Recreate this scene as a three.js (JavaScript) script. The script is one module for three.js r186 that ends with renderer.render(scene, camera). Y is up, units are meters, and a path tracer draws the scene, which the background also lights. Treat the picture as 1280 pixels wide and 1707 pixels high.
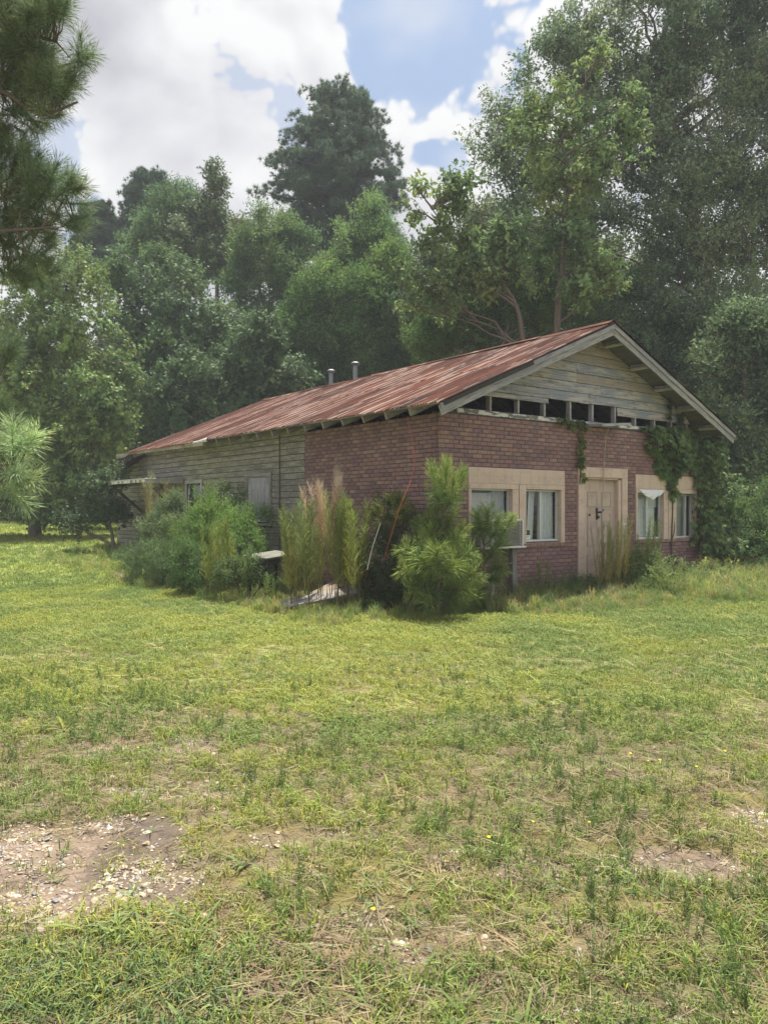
import * as THREE from 'three';
import { mergeGeometries } from 'three/addons/utils/BufferGeometryUtils.js';

// ---------------------------------------------------------------- camera, sky, sun, exposure
const EYE = 1.55, F = 1314, PW = 1280, PH = 1707, PITCH = -0.2 * Math.PI / 180;
const EXPOSURE = 2.75;
const scene = new THREE.Scene();
const camera = new THREE.PerspectiveCamera(2 * Math.atan(PH / 2 / F) * 180 / Math.PI, 767 / 1024, 0.05, 900);
camera.position.set(0, EYE, 0);
camera.rotation.x = PITCH;
scene.add(camera);
const renderer = new THREE.WebGLRenderer({ antialias: true });
renderer.toneMapping = THREE.LinearToneMapping;
renderer.toneMappingExposure = EXPOSURE;
renderer.shadowMap.enabled = true;
const SUN = new THREE.Vector3(0.12, 0.965, -0.21).normalize();
const sun = new THREE.DirectionalLight(new THREE.Color(1.0, 0.94, 0.84), 4.0);
sun.position.copy(SUN).multiplyScalar(80); sun.position.z -= 12;
sun.target.position.set(0, 0, -12);
sun.castShadow = true; sun.shadow.radius = 1.2; sun.shadow.mapSize.set(4096, 4096);
Object.assign(sun.shadow.camera, { left: -40, right: 40, top: 40, bottom: -40, near: 1, far: 160 });
scene.add(sun, sun.target);
scene.fog = new THREE.FogExp2(new THREE.Color(0.86, 0.92, 1.0), 0.0013);

// ---------------------------------------------------------------- random numbers and noise
function rngOf(seed) { let s = seed | 0; return () => { s = (s + 0x6d2b79f5) | 0; let t = Math.imul(s ^ (s >>> 15), 1 | s); t = (t + Math.imul(t ^ (t >>> 7), 61 | t)) ^ t; return ((t ^ (t >>> 14)) >>> 0) / 4294967296; }; }
const R0 = rngOf(77);
const rr = (R, a, b) => a + (b - a) * R();
const lerp = (a, b, t) => a + (b - a) * t, clamp = (x, a = 0, b = 1) => Math.min(b, Math.max(a, x));
const sstep = (a, b, x) => { const t = clamp((x - a) / (b - a)); return t * t * (3 - 2 * t); };
const HN = 65536, HT = new Float32Array(HN); { const R = rngOf(5); for (let i = 0; i < HN; i++) HT[i] = R(); }
const h3 = (x, y, z) => HT[(Math.imul(x, 73856093) ^ Math.imul(y, 19349663) ^ Math.imul(z, 83492791)) >>> 7 & (HN - 1)];
function vn(x, y, z = 0) {
  const ix = Math.floor(x), iy = Math.floor(y), iz = Math.floor(z); let fx = x - ix, fy = y - iy, fz = z - iz;
  fx = fx * fx * (3 - 2 * fx); fy = fy * fy * (3 - 2 * fy); fz = fz * fz * (3 - 2 * fz);
  const l = (a, b, t) => a + (b - a) * t;
  const p = (k) => l(l(h3(ix, iy, k), h3(ix + 1, iy, k), fx), l(h3(ix, iy + 1, k), h3(ix + 1, iy + 1, k), fx), fy);
  return z === 0 && fz === 0 ? p(iz) : l(p(iz), p(iz + 1), fz);
}
function fbm(x, y, z = 0, o = 4) { let s = 0, a = 0.5, n = 0; for (let i = 0; i < o; i++) { s += a * vn(x, y, z); n += a; x = x * 2.03 + 11.3; y = y * 2.03 + 5.7; z = z === 0 ? 0 : z * 2.03 + 3.1; a *= 0.5; } return s / n; }

// ---------------------------------------------------------------- sky: hazy blue with cumulus, all round
{
  const W = 4096, H = 2048, D = new Float32Array(W * H * 4), R = rngOf(31);
  const dirOf = (px, py) => new THREE.Vector3((px - 640) / F, (849 - py) / F, -1).normalize();
  const holes = [[690, 10, 0.068, 1.0], [640, 70, 0.038, 1.0], [765, 60, 0.03, 0.5], [410, 120, 0.045, 0.57], [355, 60, 0.036, 0.54], [445, 205, 0.03, 0.52], [340, 10, 0.03, 0.5], [65, 250, 0.045, 0.58], [735, 268, 0.022, 0.7], [150, 335, 0.03, 0.5], [880, 15, 0.05, 0.4]]
    .map(([x, y, r, s]) => ({ d: dirOf(x, y), r, s }));
  for (let i = 0; i < 90; i++) {
    const el = Math.asin(rr(R, 0.08, 1)), az = rr(R, 0, 6.283), d = new THREE.Vector3(Math.cos(az) * Math.cos(el), Math.sin(el), Math.sin(az) * Math.cos(el)), r = rr(R, 0.04, 0.16), s = rr(R, 0.4, 1);
    if (d.angleTo(dirOf(640, 200)) > 0.55 + r) holes.push({ d, r, s });
  }
  const cell = (x, y, z) => { // one minus the distance to the nearest of scattered points: round puffs
    const ix = Math.floor(x), iy = Math.floor(y), iz = Math.floor(z); let m = 9;
    for (let i = -1; i <= 1; i++) for (let j = -1; j <= 1; j++) for (let k = -1; k <= 1; k++) { const cx = ix + i, cy = iy + j, cz = iz + k, dx = cx + h3(cx, cy, cz) - x, dy = cy + h3(cx + 57, cy, cz + 13) - y, dz = cz + h3(cx, cy + 91, cz + 7) - z, q = dx * dx + dy * dy + dz * dz; if (q < m) m = q; }
    return 1 - Math.sqrt(m);
  };
  const dens = (x, y, z) => {
    let hole = 0, c = 0.66 + 0.50 * (fbm(x * 3.1 + 7, y * 4.2 + 3, z * 3.1 + 9, 4) - 0.5);
    const wx = 0.07 * (fbm(x * 9 + 2, y * 9 + 40, z * 9, 4) - 0.5), wy = 0.07 * (fbm(x * 9 + 20, y * 9 + 4, z * 9 + 9, 4) - 0.5), nl = 1 / Math.hypot(x + wx, y + wy, z); const X = (x + wx) * nl, Y = (y + wy) * nl, Z = z * nl;
    for (const h of holes) { const q = (1 - (X * h.d.x + Y * h.d.y + Z * h.d.z)) * 2 / (h.r * h.r); if (q < 9) hole = Math.max(hole, h.s * 0.62 * Math.exp(-q * 0.55)); }
    const b1 = 0.50 * (cell(X * 7, Y * 8, Z * 7) - 0.45) + 0.26 * (cell(X * 17, Y * 18, Z * 17) - 0.45), b = b1 + 0.19 * (cell(X * 40, Y * 40, Z * 40) - 0.45) + 0.11 * (cell(X * 90, Y * 90, Z * 90) - 0.45);
    dens.b = b1 + 0.25 * (b - b1); dens.c = c - hole; return c - hole + 0.85 * b;
  };
  const fill = (j, i) => {
    const up = ((j + 0.5) / H - 0.5) * Math.PI, cy = Math.sin(up), ch = Math.cos(up), az = ((i + 0.5) / W - 0.5) * 2 * Math.PI, x = Math.cos(az) * ch, z = Math.sin(az) * ch;
    const sc = x * SUN.x + cy * SUN.y + z * SUN.z, d0 = dens(x, cy, z), bb = dens.b, cc = dens.c, d1 = (dens(x + SUN.x * 0.03, cy + SUN.y * 0.03, z + SUN.z * 0.03), dens.b);
    const veil = 0.42 * sstep(0.40, 0.62, fbm(x * 7 + 4, cy * 9 + 1, z * 7 + 2, 4)), a = Math.max(veil, sstep(0.36, 0.46, d0)), low = fbm(x * 5 + 30, cy * 7 + 12, z * 5 + 5, 4);
    let lit = 0.965 + clamp((bb - d1) * 0.75, -0.13, 0.12) - 0.26 * sstep(0.52, 0.75, cc) * sstep(0.36, 0.60, low) + 0.12 * clamp(bb, -0.3, 0.25);
    lit = clamp(lit, 0.58, 1.04);
    const glow = Math.pow(clamp(sc * 0.5 + 0.5), 18) * 0.85 + clamp(sc) * 0.05, hz = Math.pow(1 - cy, 4) * 0.5;
    const blue = [lerp(0.42, 0.68, hz), lerp(0.57, 0.74, hz), lerp(0.84, 0.82, hz)], cl = [lit * 0.985, lit * 0.985, lit * (1.0 + 0.20 * (1 - lit))], o = (j * W + i) * 4;
    for (let c = 0; c < 3; c++) D[o + c] = (lerp(blue[c], cl[c], a) + glow) * 0.9 / EXPOSURE;
    D[o + 3] = 1;
  };
  // fine where the view looks, every fourth texel and smoothed between elsewhere
  for (let j = H / 2; j < H; j += 4) for (let i = 0; i < W; i += 4) fill(j, i);
  for (let j = H / 2; j < H; j++) { const j0 = j - (j & 3), j1 = Math.min(j0 + 4, H - 4), fj = (j & 3) / 4; for (let i = 0; i < W; i++) { if (!(j & 3) && !(i & 3)) continue; const i0 = i - (i & 3), i1 = (i0 + 4) % W, fi = (i & 3) / 4, o = (j * W + i) * 4; for (let c = 0; c < 4; c++) D[o + c] = lerp(lerp(D[(j0 * W + i0) * 4 + c], D[(j0 * W + i1) * 4 + c], fi), lerp(D[(j1 * W + i0) * 4 + c], D[(j1 * W + i1) * 4 + c], fi), fj); } }
  for (let j = H / 2 + 60; j < H / 2 + 560; j++) for (let i = Math.round(W * 0.15); i < W * 0.35; i++) fill(j, i);
  for (let j = 0; j < H / 2; j++) for (let i = 0; i < W; i++) { const o = (j * W + i) * 4; D[o] = 0.10; D[o + 1] = 0.11; D[o + 2] = 0.08; D[o + 3] = 1; }
  const t = new THREE.DataTexture(D, W, H, THREE.RGBAFormat, THREE.FloatType);
  t.mapping = THREE.EquirectangularReflectionMapping; t.magFilter = THREE.LinearFilter; t.needsUpdate = true;
  scene.background = t; scene.environment = t;
}

// ---------------------------------------------------------------- pixels of the photograph to places
const sP = Math.sin(PITCH), cP = Math.cos(PITCH);
function at(px, py, depth) { const X = (px - 640) / F, Yc = -(py - 853.5) / F, Y = Yc * cP + sP, Z = cP - Yc * sP, t = depth / Z; return new THREE.Vector3(X * t, Y * t + EYE, -depth); }
const GP = [[-30, -0.02], [0, 0], [11.5, 0], [13, 0.015], [16.6, 0.11], [20, 0.30], [23.7, 0.50], [30, 0.72], [38, 0.93], [60, 1.3], [120, 2], [500, 5]];
function gh(x, z) {
  const d = -z; let k = 0; while (k < GP.length - 2 && d > GP[k + 1][0]) k++;
  const [a, ya] = GP[k], [b, yb] = GP[k + 1]; const t = clamp((d - a) / (b - a));
  return lerp(ya, yb, t) + 0.05 * (fbm(x * 0.55 + 40, z * 0.55 + 17, 0, 3) - 0.5);
}
function onGround(px, py) { let d = 2037 / (py - 849); for (let i = 0; i < 25; i++) { const x = (px - 640) / F * d; d = lerp(d, F * (EYE - gh(x, -d)) / (py - 849), 0.6); } const x = (px - 640) / F * d; return new THREE.Vector3(x, gh(x, -d), -d); }
const onGroundAt = (px, d) => { const x = (px - 640) / F * d; return new THREE.Vector3(x, gh(x, -d), -d); };

// ---------------------------------------------------------------- naming
const taken = new Map();
function numbered(n) { const k = taken.get(n) || 0; taken.set(n, k + 1); return k ? n + '_' + String(k).padStart(3, '0') : n; }
function shade(o) { o.castShadow = true; o.receiveShadow = true; return o; }
function thing(name, label, category, pos, group) { const o = new THREE.Group(); o.name = numbered(name); o.userData = { label, category }; if (group) o.userData.group = group; if (pos) o.position.copy(pos); scene.add(o); return o; }
function part(name, geo, mat, parent, label) { const m = shade(new THREE.Mesh(geo, mat)); m.name = name; if (label) m.userData.label = label; parent.add(m); return m; }
function single(name, label, category, geo, mat, pos, group) { const m = shade(new THREE.Mesh(geo, mat)); m.name = numbered(name); m.userData = { label, category }; if (group) m.userData.group = group; if (pos) m.position.copy(pos); scene.add(m); return m; }
function structure(name, geo, mat) { const m = shade(new THREE.Mesh(geo, mat)); m.name = name; m.userData.kind = 'structure'; scene.add(m); return m; }
function inst(name, geo, mat, mats, cols, parent) {
  const m = shade(new THREE.InstancedMesh(geo, mat, mats.length)); m.name = name;
  mats.forEach((a, i) => m.setMatrixAt(i, a)); if (cols) cols.forEach((c, i) => m.setColorAt(i, c));
  if (parent) m.userData.kind = 'stuff'; (parent || scene).add(m); return m;
}
const _q = new THREE.Quaternion(), _e = new THREE.Euler(), UPV = new THREE.Vector3(0, 1, 0);
function mat4(p, q, s) { return new THREE.Matrix4().compose(p, q, typeof s === 'number' ? new THREE.Vector3(s, s, s) : s); }
const eul = (x, y, z, o = 'YXZ') => new THREE.Quaternion().setFromEuler(new THREE.Euler(x, y, z, o));

// ---------------------------------------------------------------- textures
function tex(n, f, srgb = true, rep = true, m = n) {
  const d = new Uint8Array(n * m * 4); const c = [0, 0, 0];
  for (let j = 0; j < m; j++) for (let i = 0; i < n; i++) { f(i / n, j / m, c); const o = (j * n + i) * 4; for (let k = 0; k < 3; k++) { let v = clamp(c[k]); if (srgb) v = v <= 0.0031308 ? v * 12.92 : 1.055 * Math.pow(v, 1 / 2.4) - 0.055; d[o + k] = Math.round(v * 255); } d[o + 3] = 255; }
  const t = new THREE.DataTexture(d, n, m, THREE.RGBAFormat); t.magFilter = THREE.LinearFilter; t.minFilter = THREE.LinearMipmapLinearFilter; t.generateMipmaps = true;
  t.wrapS = t.wrapT = rep ? THREE.MirroredRepeatWrapping : THREE.ClampToEdgeWrapping; if (srgb) t.colorSpace = THREE.SRGBColorSpace; t.needsUpdate = true; return t;
}
const set3 = (c, a, b, d) => { c[0] = a; c[1] = b; c[2] = d; };
const mix3 = (c, A, B, t) => { for (let i = 0; i < 3; i++) c[i] = lerp(A[i], B[i], t); };
// fired clay: speckle and soot, uv in metres over 0.5 m
const tBrick = tex(512, (u, v, c) => { const a = fbm(u * 40, v * 40, 0, 4), b = fbm(u * 9 + 4, v * 14, 0, 3), s = vn(u * 150, v * 150); let k = 0.62 + 0.5 * a + 0.25 * (b - 0.5) - (s > 0.82 ? 0.25 : 0) - sstep(0.62, 0.75, b) * 0.22; set3(c, k, k * (0.97 + 0.05 * b), k * (0.95 + 0.1 * b)); });
const tMortar = tex(256, (u, v, c) => { const a = fbm(u * 30, v * 30, 0, 4); const k = 0.65 + 0.5 * a; set3(c, k, k, k * 0.97); });
// weathered wood: u runs along the grain, one tile is 1.6 m by 0.4 m
function woodTex(seed, pal, streak) {
  return tex(512, (u, v, c) => {
    const w = fbm(u * 3 + seed, v * 5, 0, 3) * 0.12, g = fbm(u * 7 + seed * 3, (v + w) * 70, 0, 4), b = fbm(u * 4 + seed * 7, v * 9 + 3, 0, 4), f = fbm(u * 60, v * 190 + seed, 0, 2);
    mix3(c, pal[0], pal[1], sstep(0.32, 0.68, b)); const k = (0.72 + 0.5 * g) * (0.88 + 0.24 * f); const dk = sstep(streak, streak + 0.12, fbm(u * 9 + 3, (v + w) * 26 + seed, 0, 3));
    for (let i = 0; i < 3; i++) c[i] = lerp(c[i] * k, pal[2][i], dk * 0.55);
  });
}
const tGrey = woodTex(1, [[0.27, 0.26, 0.26], [0.36, 0.34, 0.32], [0.09, 0.08, 0.075]], 0.58);
const tBlueGrey = woodTex(5, [[0.20, 0.215, 0.235], [0.34, 0.31, 0.27], [0.08, 0.075, 0.07]], 0.56);
const tTanWood = woodTex(9, [[0.29, 0.245, 0.20], [0.23, 0.215, 0.205], [0.10, 0.085, 0.07]], 0.60);
const tSiding = tex(512, (u, v, c) => { // old paint, mildewed, flaking
  const b = fbm(u * 4, v * 6, 0, 4), g = fbm(u * 8, v * 60, 0, 3), p = fbm(u * 16 + 7, v * 30, 0, 4), m = fbm(u * 5 + 9, v * 11 + 5, 0, 4);
  mix3(c, [0.265, 0.243, 0.21], [0.175, 0.16, 0.138], sstep(0.35, 0.65, b)); const pk = sstep(0.60, 0.70, p); const mk = sstep(0.50, 0.72, m);
  for (let i = 0; i < 3; i++) { c[i] *= 0.84 + 0.32 * g; c[i] = lerp(c[i], [0.12, 0.115, 0.10][i], mk * 0.45); c[i] = lerp(c[i], [0.42, 0.40, 0.35][i], pk * 0.4); }
});
function rustTex(seed) {
  return tex(512, (u, v, c) => { // u across the ribs (0.66 m), v along the slope (2.5 m)
    const st = fbm(u * 8 + seed, v * 1.1, 0, 5), bl = fbm(u * 4 + seed * 2, v * 3 + 3, 0, 4), fine = fbm(u * 90, v * 30 + seed, 0, 3), pale = fbm(u * 9 + seed * 5, v * 3.2 + 8, 0, 4), dk = fbm(u * 7 + 9, v * 1.6 + seed, 0, 4);
    mix3(c, [0.085, 0.038, 0.028], [0.17, 0.070, 0.045], sstep(0.42, 0.58, st * 0.6 + bl * 0.4)); const k = 0.7 + 0.6 * fine; for (let i = 0; i < 3; i++) c[i] *= k;
    const pw = sstep(0.575, 0.63, pale) * (0.5 + 0.5 * fine), dw = sstep(0.55, 0.64, dk) * 0.75;
    for (let i = 0; i < 3; i++) { c[i] = lerp(c[i], [0.05, 0.04, 0.038][i], dw); c[i] = lerp(c[i], [0.42, 0.37, 0.33][i], pw * 0.85); }
  });
}
const tRust = [rustTex(1.3), rustTex(4.7), rustTex(8.1)];
const tPaint = tex(512, (u, v, c) => { const a = fbm(u * 6, v * 6, 0, 4), g = fbm(u * 8, v * 90, 0, 3), s = fbm(u * 3 + 4, v * 12, 0, 4); const w = fbm(u * 22 + 5, v * 3 + 2, 0, 4), ch = sstep(0.66, 0.70, fbm(u * 26, v * 26 + 9, 0, 4)); const k = 0.80 + 0.26 * a + 0.12 * (g - 0.5) - sstep(0.56, 0.80, s) * 0.12 - sstep(0.52, 0.80, w) * 0.12 - ch * 0.10; set3(c, k, k * (0.975 + 0.03 * a), k * (0.95 + 0.05 * a)); });
const tFlake = tex(512, (u, v, c) => { const a = fbm(u * 10, v * 14, 0, 5), g = fbm(u * 8, v * 80, 0, 3); const p = sstep(0.46, 0.54, a); mix3(c, [0.17 * (0.7 + 0.6 * g), 0.155 * (0.7 + 0.6 * g), 0.14 * (0.7 + 0.6 * g)], [0.62, 0.60, 0.57], p); });
const tSoil = tex(1024, (u, v, c) => { const a = fbm(u * 18, v * 18, 0, 5), s = vn(u * 160, v * 160), t = vn(u * 310 + 5, v * 310), f = fbm(u * 60, v * 60, 0, 3); let k = 0.45 + 0.55 * a + 0.5 * (f - 0.5) + (s > 0.78 ? 0.4 * (s - 0.5) : 0) + (t > 0.85 ? 0.22 : 0) - (s < 0.12 ? 0.22 : 0); set3(c, k, k * 0.985, k * 0.96); });
const tSoilB = tex(512, (u, v, c) => { const k = 0.5 * fbm(u * 30, v * 30, 0, 4) + 0.5 * vn(u * 120, v * 120); set3(c, k, k, k); }, false);
const tBark = tex(256, (u, v, c) => { const a = fbm(u * 22, v * 7, 0, 4), b = fbm(u * 60, v * 20, 0, 3); const k = 0.35 + 0.9 * a * (0.6 + 0.6 * b); set3(c, k, k * 0.95, k * 0.9); });
const tCloth = tex(256, (u, v, c) => { const k = 0.86 + 0.2 * fbm(u * 12, v * 3, 0, 4) - 0.1 * vn(u * 3, v * 12); set3(c, k, k, k); });
const rep = (t, x, y, ox = 0, oy = 0) => { const q = t.clone(); q.repeat.set(x, y); q.offset.set(ox, oy); q.needsUpdate = true; return q; };
const std = (o) => new THREE.MeshStandardMaterial({ roughness: 0.9, metalness: 0, ...o });
const lin = (r, g, b) => new THREE.Color().setRGB(r, g, b);

// ---------------------------------------------------------------- small geometry kit
const P = (...a) => new THREE.Vector3(...a);
class Tris { // loose triangles with colours
  constructor() { this.p = []; this.c = []; this.col = [1, 1, 1]; }
  tri(a, b, c) { for (const v of [a, b, c]) { this.p.push(v.x, v.y, v.z); this.c.push(...this.col); } }
  geo() { const g = new THREE.BufferGeometry(); g.setAttribute('position', new THREE.Float32BufferAttribute(this.p, 3)); g.setAttribute('color', new THREE.Float32BufferAttribute(this.c, 3)); g.computeVertexNormals(); return g; }
}
// chamfered box, planar uv in metres with u along the longest side
function cbox(w, h, d, b = 0.006, ou = 0, ov = 0) {
  const hx = w / 2, hy = h / 2, hz = d / 2, H = [hx, hy, hz]; b = Math.min(b, hx * 0.6, hy * 0.6, hz * 0.6);
  const pos = [], uv = [], ax = [0, 1, 2].sort((i, j) => H[j] - H[i]);
  const put = (pts, n) => { // pts ccw seen from outside
    const k = n.map(Math.abs), m = k[0] >= k[1] && k[0] >= k[2] ? 0 : k[1] >= k[2] ? 1 : 2; const [ua, va] = ax.filter((i) => i !== m);
    const a = new THREE.Vector3(...pts[0]), e1 = new THREE.Vector3(...pts[1]).sub(a), e2 = new THREE.Vector3(...pts[2]).sub(a);
    if (e1.cross(e2).dot(new THREE.Vector3(...n)) < 0) pts = pts.slice().reverse();
    for (let i = 1; i < pts.length - 1; i++) for (const q of [pts[0], pts[i], pts[i + 1]]) { pos.push(...q); uv.push(q[ua] + ou + (m + 1) * 0.37, q[va] + ov + m * 0.21); }
  };
  const V = (s, face) => H.map((q, i) => s[i] * (i === face ? q : q - b));
  for (let f = 0; f < 3; f++) for (const s of [-1, 1]) { const [i, j] = [0, 1, 2].filter((q) => q !== f); const pts = [[-1, -1], [1, -1], [1, 1], [-1, 1]].map(([x, y]) => { const q = [0, 0, 0]; q[f] = s; q[i] = x; q[j] = y; return V(q, f); }); const n = [0, 0, 0]; n[f] = s; put(pts, n); }
  for (let e = 0; e < 3; e++) { const [i, j] = [0, 1, 2].filter((q) => q !== e); for (const si of [-1, 1]) for (const sj of [-1, 1]) { const mk = (t, f) => { const q = [0, 0, 0]; q[e] = t; q[i] = si; q[j] = sj; return V(q, f); }; const n = [0, 0, 0]; n[i] = si; n[j] = sj; put([mk(-1, i), mk(1, i), mk(1, j), mk(-1, j)], n); } }
  for (const x of [-1, 1]) for (const y of [-1, 1]) for (const z of [-1, 1]) put([V([x, y, z], 0), V([x, y, z], 1), V([x, y, z], 2)], [x, y, z]);
  const g = new THREE.BufferGeometry(); g.setAttribute('position', new THREE.Float32BufferAttribute(pos, 3)); g.setAttribute('uv', new THREE.Float32BufferAttribute(uv, 2)); g.computeVertexNormals(); return g;
}
function tube(pts, radii, seg = 6) { // tapered tube through points
  const pos = [], nor = [], uv = [], idx = []; let len = 0; const n = pts.length; const ref = P(0.31, 0.2, 0.93);
  for (let i = 0; i < n; i++) {
    const t = pts[Math.min(n - 1, i + 1)].clone().sub(pts[Math.max(0, i - 1)]).normalize(); const a = ref.clone().cross(t); if (a.lengthSq() < 1e-4) a.set(1, 0, 0).cross(t); a.normalize(); const b = t.clone().cross(a);
    if (i) len += pts[i].distanceTo(pts[i - 1]); const r = Array.isArray(radii) ? radii[i] : radii;
    for (let k = 0; k <= seg; k++) { const q = k / seg * Math.PI * 2, d = a.clone().multiplyScalar(Math.cos(q)).addScaledVector(b, Math.sin(q)); pos.push(pts[i].x + d.x * r, pts[i].y + d.y * r, pts[i].z + d.z * r); nor.push(d.x, d.y, d.z); uv.push(k / seg, len * 0.8); }
  }
  for (let i = 0; i < n - 1; i++) for (let k = 0; k < seg; k++) { const a = i * (seg + 1) + k, b = a + seg + 1; idx.push(a, a + 1, b, b, a + 1, b + 1); }
  const g = new THREE.BufferGeometry(); g.setAttribute('position', new THREE.Float32BufferAttribute(pos, 3)); g.setAttribute('normal', new THREE.Float32BufferAttribute(nor, 3)); g.setAttribute('uv', new THREE.Float32BufferAttribute(uv, 2)); g.setIndex(idx); return g;
}
function bent(a, b, n, wig, R, sag = 0) { const o = []; const d = b.clone().sub(a), L = d.length(); for (let i = 0; i <= n; i++) { const t = i / n, p = a.clone().addScaledVector(d, t); const k = Math.sin(t * Math.PI) * wig * L; if (i && i < n) p.add(P(rr(R, -k, k), rr(R, -k, k) * 0.5, rr(R, -k, k))); p.y -= Math.sin(t * Math.PI) * sag * L; o.push(p); } return o; }
const taper = (n, a, b, pw = 1) => Array.from({ length: n + 1 }, (_, i) => lerp(a, b, Math.pow(i / n, pw)));
function moved(g, x, y, z, rx = 0, ry = 0, rz = 0) { return g.applyMatrix4(new THREE.Matrix4().compose(P(x, y, z), eul(rx, ry, rz), P(1, 1, 1))); }

// ---------------------------------------------------------------- ground: one sheet, worn lawn with gravel showing through
const PATCH = [ // gravel and bare spots: x, z, rx, rz, strength
  [[60, 1450], 0.70, 0.50, 1.0], [[200, 1395], 0.36, 0.30, 0.95], [[230, 1480], 0.28, 0.18, 0.8], [[1150, 1440], 0.27, 0.17, 1.0], [[1272, 1362], 0.26, 0.16, 0.9], [[690, 1588], 0.20, 0.08, 0.5], [[800, 1568], 0.16, 0.07, 0.48], [[985, 1582], 0.12, 0.05, 0.5],
  [[560, 1400], 0.4, 0.16, 0.55], [[300, 1310], 0.55, 0.3, 0.5], [[840, 1440], 0.35, 0.12, 0.35], [[560, 1530], 0.2, 0.08, 0.4], [[250, 1250], 0.5, 0.3, 0.4], [[960, 1465], 0.2, 0.08, 0.45], [[1060, 1690], 0.3, 0.08, 0.3]].map(([q, rx, rz, s]) => { const g = onGround(...q); return [g.x, g.z, rx, rz, s]; });
for (const q of [[-5.2, -5.5, 0.9, 0.6, 0.7], [4.6, -2.6, 0.7, 0.5, 0.7], [3.8, 1.8, 0.9, 0.6, 0.8], [-3.5, 1.5, 1.1, 0.6, 0.8]]) PATCH.push(q);
const MOSS = [[[430, 1400], 0.3, 0.16], [[1010, 1395], 0.45, 0.16], [[1160, 1415], 0.35, 0.1], [[1250, 1340], 0.4, 0.2], [[690, 1465], 0.4, 0.14], [[960, 1590], 0.3, 0.08], [[620, 1490], 0.3, 0.12], [[380, 1460], 0.25, 0.1], [[130, 1380], 0.3, 0.12], [[830, 1580], 0.35, 0.1], [[1040, 1500], 0.4, 0.1], [[560, 1440], 0.25, 0.1]].map(([q, rx, rz]) => { const g = onGround(...q); return [g.x, g.z, rx, rz]; });
const gravelAt = (x, z) => { let m = 0; for (const [cx, cz, rx, rz, s] of PATCH) { const q = ((x - cx) / rx) ** 2 + ((z - cz) / rz) ** 2; if (q < 3) m = Math.max(m, s * sstep(1.25, 0.45, q + 1.5 * (fbm(x * 3.5 + 3, z * 3.5 + 9, 0, 3) - 0.5))); } return m; };
const mossAt = (x, z) => { let m = 0; for (const [cx, cz, rx, rz] of MOSS) { const q = ((x - cx) / rx) ** 2 + ((z - cz) / rz) ** 2; if (q < 3) m = Math.max(m, sstep(1.3, 0.4, q + 1.6 * (fbm(x * 5 + 13, z * 5 + 2, 0, 3) - 0.5))); } return m; };
const bareAt = (x, z) => sstep(0.54, 0.70, fbm(x * 1.1 + 21, z * 1.1 + 33, 0, 4)) * sstep(16, 5, -z);
{
  const line = (a, b, n, far, grow) => { const o = []; for (let i = 0; i <= n; i++) o.push(lerp(a, b, i / n)); let s = (b - a) / n, v = b; while (v < far) { s *= grow; v = Math.min(far, v + s); o.push(v); } s = (b - a) / n; v = a; while (v > -far) { s *= grow; v = Math.max(-far, v - s); o.unshift(v); } return o; };
  const xs = line(-3.6, 3.6, 160, 420, 1.07), zs = line(-7.2, -1.0, 150, 420, 1.06);
  const nx = xs.length, nz = zs.length, pos = [], col = [], uv = [], idx = [];
  for (const z of zs) for (const x of xs) {
    const g = gravelAt(x, z), m = mossAt(x, z), b = bareAt(x, z), d = -z;
    let y = gh(x, z); if (Math.abs(x) < 5 && d < 9 && d > -2) y += 0.022 * (fbm(x * 3.2, z * 3.2 + 50, 0, 4) - 0.5) + 0.006 * (vn(x * 22, z * 22) - 0.5) - 0.012 * g;
    pos.push(x, y, z); uv.push(x / 0.9, z / 0.9);
    const n1 = fbm(x * 2.2 + 5, z * 2.2, 0, 4), n2 = fbm(x * 0.5 + 9, z * 0.5 + 2, 0, 3);
    let c = [lerp(0.075, 0.125, n1), lerp(0.07, 0.105, n1), lerp(0.032, 0.048, n1)]; // thatch and soil under the grass
    const far = sstep(6, 16, d), tint = lerp(0.8, 1.25, n2);
    c = [lerp(c[0], 0.19 * tint, far), lerp(c[1], 0.225 * tint, far), lerp(c[2], 0.05 * tint, far)];
    const blend = (t, q) => { for (let i = 0; i < 3; i++) c[i] = lerp(c[i], q[i], t); };
    blend(b * 0.7, [0.15, 0.105, 0.07]); blend(m * 0.8, [0.105, 0.09, 0.022]);
    const dk = sstep(0.45, 0.65, fbm(x * 2.6 + 60, z * 2.6 + 7, 0, 4));
    blend(g * 0.95, [lerp(0.15, 0.075, dk), lerp(0.112, 0.057, dk), lerp(0.085, 0.046, dk)]);
    const wood = sstep(34, 44, d); blend(wood * 0.85, [0.10, 0.075, 0.05]);
    col.push(...c.map((q) => q * 1.4));
  }
  for (let j = 0; j < nz - 1; j++) for (let i = 0; i < nx - 1; i++) { const a = j * nx + i, b = a + nx; idx.push(a, b, a + 1, b, b + 1, a + 1); }
  const g = new THREE.BufferGeometry(); g.setAttribute('position', new THREE.Float32BufferAttribute(pos, 3)); g.setAttribute('color', new THREE.Float32BufferAttribute(col, 3)); g.setAttribute('uv', new THREE.Float32BufferAttribute(uv, 2)); g.setIndex(idx); g.computeVertexNormals();
  structure('ground', g, std({ map: tSoil, vertexColors: true, bumpMap: tSoilB, bumpScale: 0.008, roughness: 1 }));
}
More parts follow.
